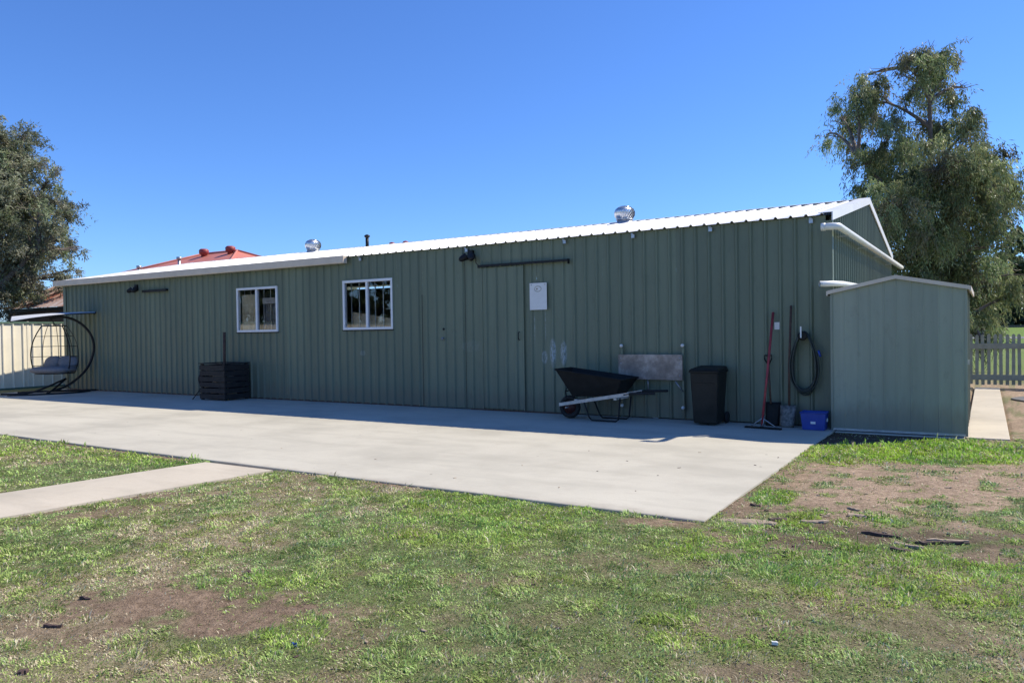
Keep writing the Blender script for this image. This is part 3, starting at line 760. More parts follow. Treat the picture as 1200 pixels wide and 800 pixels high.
for s, xe in ((-1, GX0-.045), (1, GX1+.045)):
    ze = GE-.005; m = MB()
    m.hexa([(xe, GY0-.03, ze), (GM, GY0-.03, GR), (GM, GY1+.05, GR), (xe, GY1+.05, ze)], [(xe, GY0-.03, ze+.012), (GM, GY0-.03, GR+.012), (GM, GY1+.05, GR+.012), (xe, GY1+.05, ze+.012)])
    ro = m.build('roof', m_gs); kidof(gs, [ro]); bpy.context.view_layer.update()
    m = MB(); y0, y1 = GY0-.052, GY0-.0305
    m.hexa([(xe, y0, ze-.03), (GM, y0, GR-.03), (GM, y1, GR-.03), (xe, y1, ze-.03)], [(xe, y0, ze+.026), (GM, y0, GR+.026), (GM, y1, GR+.026), (xe, y1, ze+.026)])
    kidof(ro, [m.build('gable_trim', m_gutter)])
    m = MB().box((xe-.02 if s < 0 else xe, GY0-.05, ze-.05), (xe if s < 0 else xe+.02, GY1+.05, ze+.02)); kidof(ro, [m.build('eave_trim', m_gutter)])

# ------------------------------------------------------------------ wheelbarrow
wb = empty('wheelbarrow', (-5.9, 12.3, 0), 'black tray wheelbarrow with pale timber handles parked against the shed wall', 'wheelbarrow')
def L3(px, py, Y): p = onY(px, py, Y); return Vector((p.x+5.9, Y-12.3, p.z))
WYC = 12.3
wc = L3(668, 477, WYC); wr = .20; wr = .21; wc.z = wr
m = MB(); Mx = Matrix.Rotation(R_(90), 3, 'X')
ring = [(wc.x+(wr-.045)*math.cos(a), 0, wc.z+(wr-.045)*math.sin(a)) for a in np.linspace(0, 2*math.pi, 28, endpoint=False)]
m.tube(ring, .045, 10, closed=True); ty = m.build('wheel', m_rubber, wb)
m = MB(); m.lathe([(.01, -.05), (.04, -.05), (.045, -.03), (.115, -.022), (.12, .022), (.045, .03), (.04, .05), (.01, .05)], wc, 20, Mx); m.build('hub', m_redhub, ty)
m = MB(); m.tube([(wc.x, -.17, wc.z), (wc.x, .17, wc.z)], .012, 8); m.build('axle', m_galv, ty)
hl = L3(655, 471, 12.12); hr = L3(737, 461, 12.0); gr = L3(767, 457, 11.98)
for s in (-1, 1):
    a = Vector((hl.x, s*.16, .26)); b = Vector((hr.x, s*.29, .50)); c2 = Vector((gr.x, s*.305, .525))
    d = (b-a).normalized(); m = MB()
    up = Vector((0, 0, 1)); sd = d.cross(up).normalized()*.02; upv = Vector((0, 0, .03))
    m.hexa([a-sd-upv, b-sd-upv, b+sd-upv, a+sd-upv], [a-sd+upv, b-sd+upv, b+sd+upv, a+sd+upv]); hd = m.build('handle', m_timb, wb, .004)
    m = MB(); m.tube([b-d*.10, b+d*.05, c2], [.024, .022, .02], 10); m.build('grip', m_rubber, hd)
t0 = L3(650, 431, 12.3); 
top = [(-.72, -.33, .93), (.52, -.34, .70), (.52, .34, .70), (-.72, .33, .93)]
tl = L3(651, 431, 12.02).x; tr = L3(729, 441, 11.96).x
zt0 = .90; zt1 = .74; zb = .42
topq = [(tl, -.30, zt0), (tr, -.36, zt1), (tr, .36, zt1), (tl, .30, zt0)]
xb0 = L3(670, 463, 12.1).x; xb1 = L3(722, 462, 12.1).x
botq = [(xb0, -.17, zb-.01), (xb1, -.22, zb+.03), (xb1, .22, zb+.03), (xb0, .17, zb-.01)]
m = MB(); V = botq+topq; inn = [(x*.985, y*.97, z+.012) for x, y, z in botq]+[(x+(.02 if i in (0, 3) else -.02), y*.95, z+.001) for i, (x, y, z) in enumerate(topq)]
m.add(V+inn, [(3,2,1,0),(0,1,5,4),(1,2,6,5),(2,3,7,6),(3,0,4,7),(8,9,10,11),(12,13,9,8),(13,14,10,9),(14,15,11,10),(15,12,8,11),(4,5,13,12),(5,6,14,13),(6,7,15,14),(7,4,12,15)])
tray = m.build('tray', m_blackpl, wb, .02)
m = MB(); m.tube(topq, .016, 8, closed=True); m.build('rim', m_blackpl, tray)
for s in (-1, 1):
    m = MB(); x1 = xb0+.22; x2 = xb1+.05
    m.tube([(x1, s*.2, .38), (x1+.13, s*.22, .06), (x1+.18, s*.22, .016), (x2-.05, s*.23, .016), (x2, s*.23, .05), (x2+.04, s*.24, .42)], .014, 8); m.build('leg', m_dark, wb)
m = MB(); m.tube([(wc.x+.02, -.12, .27), (wc.x-.03, -.12, .50), (xb0-.1, -.12, .62)], .010, 6); m.tube([(wc.x+.02, .12, .27), (wc.x-.03, .12, .50), (xb0-.1, .12, .62)], .010, 6); m.tube([(wc.x-.03, -.12, .50), (wc.x-.03, .12, .50)], .010, 6); m.build('wheel_guard', m_dark, wb)
m = MB(); m.box((xb0+.05, -.20, .33), (xb0+.10, .20, .37)); m.build('cross_bar', m_timb, wb); m = MB(); m.box((xb1-.02, -.27, .385), (xb1+.03, .27, .425)); m.build('cross_bar', m_timb, wb)

# ------------------------------------------------------------------ wall bench plate on brackets
wbn = empty('folding_bench', (-5.07, WY, .16), 'weathered grey metal plate folded flat on two brackets above wheelbarrow', 'bench'); bpy.context.view_layer.update()
PX0, PX1, PZ0, PZ1 = -5.67, -4.47, .70, 1.145; py_ = WY-.13
o = MB().box((PX0, py_-.012, PZ0), (PX1, py_, PZ1)).build('plate', m_dirtysteel, bevel=.003); kidof(wbn, [o]); bpy.context.view_layer.update()
ch = []
for x in (PX0+.05, PX1-.05):
    for z in (PZ0+.08, PZ1-.06, PZ1-.16):
        m = MB(); m.lathe([(.011, 0), (.010, .006)], (x, py_-.012, z), 8, Matrix.Rotation(R_(90), 3, 'X')); ch.append(m.build('bolt', m_galv))
kidof(o, ch)
for x in (PX0+.045, PX1-.01):
    m = MB().box((x-.018, WY-.085, .16), (x+.018, WY-.045, 1.29)); br = m.build('bracket_post', m_wall); kidof(wbn, [br]); bpy.context.view_layer.update(); cc = []
    for z in (.22, 1.30):
        m = MB(); m.lathe([(.03, 0), (.03, .03), (.02, .045), (.001, .05)], (x, WY-.085, z), 12, Matrix.Rotation(R_(90), 3, 'X')); cc.append(m.build('knob', m_lab))
    kidof(br, cc)
    m = MB(); m.tube([(x, WY-.09, .50), (x+(.13 if x < -5 else -.13), WY-.12, .68)], .012, 6); kidof(wbn, [m.build('strut', m_galv)])
m = MB(); m.tube([(PX0+.55, WY-.11, .70), (PX0+.55, WY-.09, .50)], .01, 6); kidof(wbn, [m.build('latch_rod', m_galv)])

# ------------------------------------------------------------------ wheelie bin
bn = empty('wheelie_bin', (-3.93, 12.5, 0), 'dark lidded wheelie bin standing on slab beside the metal plate', 'bin')
m = MB(); hw, dp = .235, .27
m.hexa([(-hw*.83, -dp*.85, .03), (hw*.83, -dp*.85, .03), (hw*.83, dp*.72, .03), (-hw*.83, dp*.72, .03)], [(-hw, -dp, .88), (hw, -dp, .88), (hw, dp, .88), (-hw, dp, .88)])
bd = m.build('body', m_bin, bn, .025)
m = MB(); m.box((-hw-.015, -dp-.018, .865), (hw+.015, dp+.01, .90)); m.build('rim', m_bin, bd, .01)
m = MB(); m.hexa([(-hw-.012, -dp-.03, .903), (hw+.012, -dp-.03, .903), (hw+.012, dp+.02, .903), (-hw-.012, dp+.02, .903)], [(-hw+.02, -dp+.02, .935), (hw-.02, -dp+.02, .935), (hw-.02, dp-.02, .965), (-hw+.02, dp-.02, .965)]); ld = m.build('lid', m_bin, bn, .012)
m = MB(); m.tube([(-hw+.03, dp+.06, .93), (hw-.03, dp+.06, .93)], .016, 8); m.box((-hw+.05, dp, .915), (-hw+.09, dp+.07, .945)); m.box((hw-.09, dp, .915), (hw-.05, dp+.07, .945)); m.build('handle', m_bin, bn)
for s in (-1, 1):
    m = MB(); m.lathe([(.02, -.022), (.085, -.022), (.098, -.012), (.098, .012), (.085, .022), (.02, .022)], (s*(hw-.015), dp+.0, .098), 20, Matrix.Rotation(R_(90), 3, 'Y')); w_ = m.build('wheel', m_rubber, bn)
    m = MB(); m.lathe([(.001, -.024), (.04, -.024), (.04, .024), (.001, .024)], (s*(hw-.015), dp, .098), 12, Matrix.Rotation(R_(90), 3, 'Y')); m.build('wheel_hub', m_bin, w_)
for k in range(2):
    m = MB().box((-hw*.75, -dp*.98-.004, .70-.0), (hw*.75, -dp*.93, .705)) if k == 0 else MB().box((-.10, -dp*.955-.006, .72), (.10, -dp*.93, .80)); m.build('moulded_panel', m_bin, bd, .003)

# ------------------------------------------------------------------ hand tools
# squeegee/landscape rake with red handle
a = onZ(893, 502); b = onY(906, 366, WY-.06)
e = empty('yard_squeegee', (a.x, a.y, 0), 'long red handled yard squeegee leaning on the shed wall', 'squeegee'); o0 = Vector((a.x, a.y, 0))
b0 = b-o0
m = MB(); m.tube([(0, 0, .05), b0*.5, b0], [.019, .019, .021], 10); m.build('handle', m_redp, e)
m = MB(); m.tube([(0, 0, .03), b0*.11], .025, 10); m.build('socket', m_galv, e)
m = MB(); m.box((-.27, -.05, .0), (.31, .03, .028), Matrix.Rotation(R_(-8), 4, 'Z')); m.build('blade', m_blackpl, e, .006)
m = MB(); m.tube([(.02, 0, .16), (.22, -.01, .03)], .007, 6); m.tube([(-.0, 0, .16), (-.18, 0.0, .03)], .007, 6); m.build('brace', m_galv, e)
# D-handled black spade
b = onY(900, 420, WY-.07); a = Vector((b.x+.09, WY-.22, .0))
e = empty('d_handled_spade', a, 'short black spade with D grip leaning behind the red handle', 'spade'); b0 = b-a
dv = b0.normalized()
m = MB(); m.tube([dv*.36, b0-dv*.10], .016, 8); m.build('shaft', m_brownt, e)
m = MB(); m.tube([b0-dv*.11, b0+Vector((-.055, 0, -.01)), b0+Vector((-.06, 0, .05)), b0+Vector((.06, 0, .05)), b0+Vector((.055, 0, -.01)), b0-dv*.11], .012, 8); m.build('grip', m_blackpl, e)
def blade(e, w, h, tilt, mat, zoff=0., sx=0., name='blade'):
    V = []; nu, nv = 7, 7
    for j in range(nv):
        v = j/(nv-1)
        for i in range(nu):
            u = i/(nu-1)*2-1; ww = w*(1-.12*(1-v)) ; z = v*h - (1-abs(u)**2)*.03*(1-v); V.append((u*ww+sx*v, -.03*(1-u*u)+tilt*v, zoff+max(z, .001)))
    Fc = [(j*nu+i, j*nu+i+1, (j+1)*nu+i+1, (j+1)*nu+i) for j in range(nv-1) for i in range(nu-1)]
    n = len(V); V2 = [(x, y+.004, z) for x, y, z in V]; Fc2 = [tuple(n+k for k in f[::-1]) for f in Fc]
    per = [i for i in range(nu)]+[j*nu+nu-1 for j in range(1, nv)]+[(nv-1)*nu+i for i in range(nu-2, -1, -1)]+[j*nu for j in range(nv-2, 0, -1)]
    Fs = [(per[k], per[k-1], n+per[k-1], n+per[k]) for k in range(len(per))]
    m = MB(); m.add(V+V2, Fc+Fc2+Fs, True); return m.build(name, mat, e)
blade(e, .12, .38, .09, m_blackpl)
# long shovel
b = onY(927, 358, WY-.05); a = Vector((-2.71, WY-.30, 0)); e = empty('long_handled_shovel', a, 'long handled shovel with worn muddy blade beside the hanging hose', 'shovel'); b0 = b-a
m = MB(); m.tube([(0.02, .10, .26), b0*.5+Vector((.0, .02, 0)), b0], [.02, .018, .018], 10); m.build('handle', m_brownt, e)
blade(e, .125, .34, .12, m_shovel)
m = MB(); m.tube([(.0, .085, .20), (.018, .105, .34)], .024, 8); m.build('socket', m_shovel, e)
# hose on hook
hk = empty('garden_hose', (-2.5, WY-.05, 1.4), 'dark green garden hose coiled over a wall hook beside garden shed', 'hose'); bpy.context.view_layer.update()
m = MB(); pts = []; NL = 6; random.seed(3)
for l in range(NL):
    ox = random.uniform(-.03, .03); w_ = random.uniform(.21, .27); bot = .50+random.uniform(0, .10); top_ = 1.50+random.uniform(-.03, .03); yo = WY-.06-.022*l
    for a in np.linspace(0, 2*math.pi, 28, endpoint=False):
        q = (1-math.cos(a))/2     # 0 top, 1 bottom
        x = -2.47+ox*q+w_*math.sin(a)*(.45+.55*q**.6 if q > 0 else .45); z = top_+(bot-top_)*q
        pts.append((x, yo-.02*(a/6.28), z))
m.tube(pts, .0125, 7); kidof(hk, [m.build('coil', m_hose)])
m = MB(); m.tube([(-2.49, WY-.02, 1.46), (-2.49, WY-.22, 1.44), (-2.49, WY-.24, 1.53)], .012, 8); m.lathe([(.07, 0), (.075, .015), (.05, .02)], (-2.47, WY-.215, 1.45), 16, Matrix.Rotation(R_(90), 3, 'X')); kidof(hk, [m.build('hook', m_blackpl)])
m = MB(); m.box((-2.50, WY-.27, 1.42), (-2.48, WY-.25, 1.60)); kidof(hk, [m.build('hanger_strip', m_lab)])
m = MB(); m.tube([(-2.245, WY-.18, 1.22), (-2.215, WY-.18, 1.12)], .018, 8); kidof(hk, [m.build('blue_tag', m_blue)])
o = MB().box((-2.945, WY-.034, 1.555), (-2.865, WY-.026, 1.675)).build('wall_label', m_lab); tag(o, 'tiny white label stuck on the wall above the D grip spade', 'label')
# blue crate
bc = empty('blue_tub', (-2.275, 12.52, 0), 'blue plastic tub on the slab at the shed corner', 'tub')
m = MB(); hw, dp, hh = .185, .14, .27
lo = [(-hw*.86, -dp*.86, .004), (hw*.86, -dp*.86, .004), (hw*.86, dp*.86, .004), (-hw*.86, dp*.86, .004)]; hi = [(-hw, -dp, hh), (hw, -dp, hh), (hw, dp, hh), (-hw, dp, hh)]
li = [(x*.95, y*.95, .012) for x, y, z in lo]; hi2 = [(x*.95, y*.95, hh) for x, y, z in hi]
m.add(lo+hi+li+hi2, [(3,2,1,0),(0,1,5,4),(1,2,6,5),(2,3,7,6),(3,0,4,7),(8,9,10,11),(12,13,9,8),(13,14,10,9),(14,15,11,10),(15,12,8,11),(4,5,13,12),(5,6,14,13),(6,7,15,14),(7,4,12,15)])
m.build('body', m_blue, bc, .006)
m = MB(); m.tube([(-hw-.004, -dp-.004, hh), (hw+.004, -dp-.004, hh), (hw+.004, dp+.004, hh), (-hw-.004, dp+.004, hh)], .010, 8, closed=True); m.build('rim', m_blue, bc)
m = MB().box((-.035, -dp*.95-.004, .10), (.035, -dp*.95+.006, .135)); m.build('sticker', m_lab, bc)
m = MB().box((hw*.97, -.035, .13), (hw*.97+.008, .035, .18)); m.build('sticker', m_lab, bc)

# ------------------------------------------------------------------ slatted black box with a pole
e = empty('slatted_fire_box', (-16.25, 12.45, 0), 'square blackened slatted box on the slab under the sliding window', 'box')
hx, hy, hh = .48, .36, .90
sl_me = {}
def slat(L, name='slat'):
    if L not in sl_me: m = MB().box((-L/2, -.012, 0), (L/2, .012, .115)); sl_me[L] = m.mesh(name); sl_me[L].materials.append(m_crate)
    return sl_me[L]
for k in range(6):
    z = .04+k*.142
    for (L, x, y, rz) in ((2*hx, 0, -hy, 0), (2*hx, 0, hy, 0), (2*hy, hx, 0, R_(90)), (2*hy, -hx, 0, R_(90))):
        o = obj('slat', slat(L), None, e, (x, y, z)); o.rotation_euler = (0, 0, rz+random.uniform(-.012, .012)); o.rotation_euler.y = random.uniform(-.014, .014)
        o.location.x += random.uniform(-.004, .004)
for sx in (-1, 1):
    for sy in (-1, 1):
        m = MB().box((sx*(hx-.045)-.03, sy*(hy-.045)-.03, 0), (sx*(hx-.045)+.03, sy*(hy-.045)+.03, hh)); m.build('corner_post', m_crate, e)
m = MB().box((-hx-.02, -hy-.02, hh-.003), (hx+.02, -hy+.05, hh+.02)).box((hx-.05, -hy+.05, hh-.003), (hx+.02, hy+.02, hh+.02)).box((-hx-.02, -hy+.05, hh-.003), (-hx+.05, hy+.02, hh+.02)).box((-hx+.05, hy-.05, hh-.003), (hx-.05, hy+.02, hh+.02)); m.build('top_rim', m_crate, e)
m = MB()
for k in range(14):
    a = Vector((random.uniform(-hx*.8, hx*.8), random.uniform(-hy*.7, hy*.7), .06+k*.055)); d = Vector((random.uniform(-1, 1), random.uniform(-1, 1), random.uniform(-.2, .2))).normalized()*.3
    m.tube([Vector((max(-.4, min(.4, (a-d).x)), max(-.29, min(.29, (a-d).y)), a.z)), Vector((max(-.4, min(.4, (a+d).x)), max(-.29, min(.29, (a+d).y)), a.z+.02))], random.uniform(.03, .05), 7)
m.build('log_fill', m_litter, e); 
m = MB(); m.tube([(-.14, .1, .3), (-.15, .14, 1.68)], .035, 8)
o = m.build('timber_pole', m_brownt, None, loc=(-16.25, 12.45, 0)); tag(o, 'brown timber pole standing up out of the slatted black box', 'pole')
m = MB(); pts = [(.0, .13*math.cos(a), .5+.15*math.sin(a)) for a in np.linspace(0, 2*math.pi, 20, endpoint=False)]; 
hr_ = empty('cable_reel', (-16.86, 12.3, 0), 'small dark reel with a thin leg leaning on the slatted box', 'reel')
m.tube(pts, .035, 8, closed=True); m.build('ring', m_dark, hr_)
m = MB(); m.lathe([(.03, -.05), (.09, -.045), (.09, .045), (.03, .05)], (0, 0, .5), 12, Matrix.Rotation(R_(90), 3, 'Y')); m.build('drum', m_dark, hr_)
m = MB(); m.tube([(.03, .05, .45), (-.12, -.25, .0)], .012, 6); m.tube([(.03, .05, .45), (.06, .22, .0)], .012, 6); m.build('leg', m_dark, hr_)

# ------------------------------------------------------------------ hanging egg swing chair
u = Vector((.47, .883, 0)); vv = Vector((.883, -.47, 0))     # u: along its arch, vv: towards the slab
so_ = Vector((-23.15, 11.85, 0)); e = empty('hanging_swing_chair', so_, 'black wire hanging egg swing chair with grey cushions under a flat canopy', 'swing chair')
def sp(px, py, w=0.): return u*((px-67)/41.) + vv*w + Vector((0, 0, (460.5-py)/41.))
arch = [sp(60, 459), sp(76, 455), (sp(90, 446)), sp(102, 433), sp(109, 416), sp(110, 402), sp(106, 389), sp(97, 378), sp(86, 371.5), sp(74, 369.5), sp(64, 372)]
def smooth(pts, n=4):
    out = []; P = [pts[0]]+list(pts)+[pts[-1]]
    for i in range(1, len(P)-2):
        for k in range(n):
            t = k/n; a, b, c, d = P[i-1], P[i], P[i+1], P[i+2]
            out.append(.5*((2*b)+(c-a)*t+(2*a-5*b+4*c-d)*t*t+(3*b-a-3*c+d)*t**3))
    return out+[pts[-1]]
m = MB(); m.tube(smooth(arch), .035, 10); m.build('arch', m_dark, e)
for (a, b, c) in ((sp(14, 460.0, .1), sp(45, 459.4, .05), sp(80, 444, 0)), (sp(60, 460.2, .75), sp(66, 457, .4), sp(80, 444, 0)), (sp(30, 460, -.45), sp(70, 459.6, -.2), sp(112, 459.6, -.1))):
    m = MB(); m.tube(smooth([a+Vector((0, 0, .02)), b+Vector((0, 0, .02)), c]), .028, 8); m.build('base_leg', m_dark, e)
m = MB(); m.tube(smooth([sp(22, 460, .55), sp(40, 460, .75), sp(66, 460, .78), sp(92, 460, .6), sp(106, 460, .1)])[:], .022, 8); m.v = [(x, y, z+.012) for x, y, z in m.v]; m.build('base_ring', m_dark, e)
# canopy: gently domed fabric on a wire rim
V = []; nu, nv = 21, 9; cc = sp(66, 367.5)
for i in range(nu):
    a = -1+2*i/(nu-1)
    for j in range(nv):
        b = -1+2*j/(nv-1); wv = .62*math.sqrt(max(0.0, 1-.8*a*a)); p = cc+u*(a*1.06+.08)+vv*(b*wv)+Vector((0, 0, .05*(1-a*a*.9-b*b*.5) - (.05-.03*a)*b + .09*a)); V.append(p)
Fc = [(i*nv+j, (i+1)*nv+j, (i+1)*nv+j+1, i*nv+j+1) for i in range(nu-1) for j in range(nv-1)]
n_ = len(V); m = MB(); m.add(V+[p-Vector((0, 0, .012)) for p in V], Fc+[tuple(n_+k for k in f[::-1]) for f in Fc], True); cn = m.build('canopy', m_canopy, e)
per = [V[i*nv] for i in range(nu)]+[V[(nu-1)*nv+j] for j in range(1, nv)]+[V[i*nv+nv-1] for i in range(nu-2, -1, -1)]+[V[j] for j in range(nv-2, 0, -1)]
m = MB(); m.tube([p-Vector((0, 0, .006)) for p in per], .016, 6, closed=True); m.build('canopy_rim', m_dark, cn)
# basket
bc_ = sp(69, 437); face = (u*-.55+vv*.83).normalized(); sidev = Vector((-face.y, face.x, 0))
bk = MB(); 
def bp(th, z):     # th=0 at the back
    r = .64*math.sin(math.pi*min(1, (.28+z/1.42*.60)))**.75
    r2 = r*.82
    return bc_ + (-face)*(math.cos(th)*r2) + sidev*(math.sin(th)*r) + Vector((0, 0, z))
frame_ = MB()
for s in (-1, 1): frame_.tube([bp(s*R_(112), z) for z in np.linspace(0, 1.38, 16)], .016, 7)
frame_.tube([bp(t, 1.38) for t in np.linspace(-R_(112), R_(112), 14)], .016, 7); frame_.tube([bp(t, 0) for t in np.linspace(0, 2*math.pi, 28, endpoint=False)], .016, 7, closed=True)
bko = frame_.build('basket_frame', m_dark, e)
for z in (.22, .48, .78, 1.08):
    m = MB(); m.tube([bp(t, z) for t in np.linspace(-R_(112), R_(112), 18)], .0085, 6); m.build('hoop_wire', m_dark, bko)
for t in (-60, -20, 20, 60):
    m = MB(); m.tube([bp(R_(t), z) for z in np.linspace(0, 1.38, 12)], .0085, 6); m.build('upright_wire', m_dark, bko)
m = MB(); m.tube([bp(0, 1.38)+face*.2, sp(66, 372)], .014, 6); m.build('hanger', m_dark, bko)
def cushion(cen, ax, ay, az, R, name):
    m = MB(); V = []; n1, n2 = 18, 10
    for i in range(n2+1):
        ph = -math.pi/2+math.pi*i/n2
        for k in range(n1):
            th = 2*math.pi*k/n1
            f = lambda q, p: math.copysign(abs(q)**p, q)
            V.append(R @ Vector((ax*f(math.cos(ph), .5)*f(math.cos(th), .6), ay*f(math.cos(ph), .5)*f(math.sin(th), .6), az*f(math.sin(ph), .9)))+cen)
    m.add(V, [(i*n1+k, i*n1+(k+1) % n1, (i+1)*n1+(k+1) % n1, (i+1)*n1+k) for i in range(n2) for k in range(n1)], True); return m.build(name, m_cush, e)
Rf = Matrix((sidev, -face, Vector((0, 0, 1)))).transposed()
cushion(bc_+Vector((0, 0, .10))+face*.06, .56, .46, .11, Rf, 'seat_cushion')
for s in (-1, 1): cushion(bc_-face*.26+sidev*(s*.24)+Vector((0, 0, .30)), .27, .12, .19, Rf @ Matrix.Rotation(R_(-28), 3, 'X') @ Matrix.Rotation(R_(s*14), 3, 'Z'), 'back_cushion')

# ------------------------------------------------------------------ cream boundary fence along X = -26.5
FX = -26.5; FH = 2.14
fe = empty('boundary_fence', (FX, 10, 0), 'cream ribbed steel boundary fence behind the hanging swing chair', 'fence'); bpy.context.view_layer.update()
FP = .30; FW = FP*8; fm = sheet_mesh('fence_sheet', FW, .03, FH-.03, rib_profile(FW, FP, .035, .03, .060, FP/2)); ch = []
y = -16.
while y < 30:
    o = obj('fence_sheet', fm, m_cream); o.location = (FX, y, 0); o.rotation_euler = (0, 0, R_(90)); ch.append(o)
    m = MB().box((FX-.03, y-.03, -.1), (FX+.012, y+.03, FH+.01)); ch.append(m.build('post', m_cream)); y += FW
ch.append(MB().box((FX-.03, -16, FH-.05), (FX+.05, 30, FH)).build('top_rail', m_trimgreen)); ch.append(MB().box((FX-.03, -16, -.06), (FX+.05, 30, .03)).build('bottom_rail', m_trimgreen))
kidof(fe, ch)

# ------------------------------------------------------------------ picket fence on the right
PY = 23.1
pf = empty('picket_fence', (2, PY, 0), 'grey green timber picket fence at the end of the side path', 'fence')
m = MB(); m.add([(-.038, -.01, .03), (.038, -.01, .03), (.038, -.01, 1.30), (0, -.01, 1.335), (-.038, -.01, 1.30), (-.038, .01, .03), (.038, .01, .03), (.038, .01, 1.30), (0, .01, 1.335), (-.038, .01, 1.30)],
      [(0, 1, 2, 3, 4), (9, 8, 7, 6, 5), (0, 5, 6, 1), (1, 6, 7, 2), (2, 7, 8, 3), (3, 8, 9, 4), (4, 9, 5, 0)]); pm = m.mesh('picket'); pm.materials.append(m_pick)
x = -4.2
while x < 8.6:
    o = obj('picket', pm, None, pf, (x, .05, random.uniform(-.012, .012))); o.rotation_euler = (0, random.uniform(-.012, .012), 0); x += .132
for z in (.22, 1.02): MB().box((-4.3, -.008, z-.07), (8.7, .035, z+.07)).build('rail', m_pick, pf)
for x in (-3.1, -.7, 1.7, 4.1, 6.5): MB().box((x-.05, .064, -.1), (x+.05, .15, 1.2)).build('post', m_pick, pf)

# ------------------------------------------------------------------ neighbour's rusty shed and red roofed house
ns = empty('neighbour_shed', (-30, 17, 0), 'rusty corrugated roof of low shed behind the cream fence', 'shed'); bpy.context.view_layer.update()
o = MB().box((-33.0, 15.22, 0), (-26.9, 18, 2.735)).build('wall', m_brownt); kidof(ns, [o])
rb = MB(); rb.box((-33.2, 15.15, 2.62), (-26.75, 15.2, 2.75)); ro = rb.build('roof', m_dark); kidof(ns, [ro]); bpy.context.view_layer.update(); ch = []
sl2 = 2.9; an = math.atan(.50); cw = .8
cp = [(k*.8/32, .014*math.cos(k*math.pi/2)) for k in range(33)]
cm = sheet_mesh('roof_sheet', .8, 0, sl2, cp)
for i in range(8):
    o = obj('roof_sheet', cm, m_rust); o.location = (-33.2+i*.8, 15.1, 2.76+.003*(i % 2)); o.rotation_euler = (-(R_(90)-an), 0, 0); ch.append(o)
kidof(ro, ch)
HY = 36.0
rr_ = onY(278, 294, HY); rl_ = onY(238, 298, HY); zr = (rr_.z+rl_.z)/2
hs = empty('brick_house', (rr_.x-3, HY, 0), 'house with red hipped roof and capped vents showing over the shed', 'house'); bpy.context.view_layer.update()
ez = zr-2.6; dy = 6.5
xl, xr = rl_.x-9.5, rr_.x+6.5
V = [(xl, HY-dy, ez), (xr, HY-dy, ez), (xr, HY+dy, ez), (xl, HY+dy, ez), (rl_.x, HY, zr), (rr_.x, HY, zr)]
m = MB(); m.add(V, [(0, 1, 5, 4), (1, 2, 5), (2, 3, 4, 5), (3, 0, 4), (3, 2, 1, 0)]); hro = m.build('roof', m_redroof); kidof(hs, [hro]); bpy.context.view_layer.update(); ch = []
for (a, b) in ((0, 4), (1, 5), (2, 5), (3, 4), (4, 5)):
    m = MB(); m.tube([Vector(V[a])+Vector((0, 0, .02)), Vector(V[b])+Vector((0, 0, .02))], .09, 6); ch.append(m.build('hip_cap', m_redroof))
for px, py in ((239, 297.5), (270, 293.5)):
    p = onY(px, py, HY-.6); zz = zr-.6*2.6/6.5
    m = MB(); m.lathe([(.20, -.3), (.20, .12), (.33, .16), (.35, .42), (.24, .52), (.05, .54)], (p.x, HY-.6, zz), 16); ch.append(m.build('roof_vent', m_redcap))
for px, py in ((210, 308), (163, 318)):
    Yp = HY-3.5; p = onY(px, py, Yp); m = MB(); m.tube([(p.x, Yp, p.z-1.2), (p.x, Yp, p.z+.25)], .1, 8); m.lathe([(.12, .2), (.18, .24), (.18, .4), (.05, .42)], (p.x, Yp, p.z), 10); ch.append(m.build('vent_pipe', m_galv))
kidof(hro, ch)
hw_ = MB().box((xl+.6, HY-dy+.6, 0), (xr-.6, HY+dy-.6, ez-.01)).build('wall', m_brick); kidof(hs, [hw_]); bpy.context.view_layer.update(); ch = []
for x in np.linspace(xl+3, xr-3, 5):
    ch.append(MB().box((x-.7, HY-dy+.55, 1.0), (x+.7, HY-dy+.597, 2.2)).build('window', m_alu))
kidof(hs, ch)

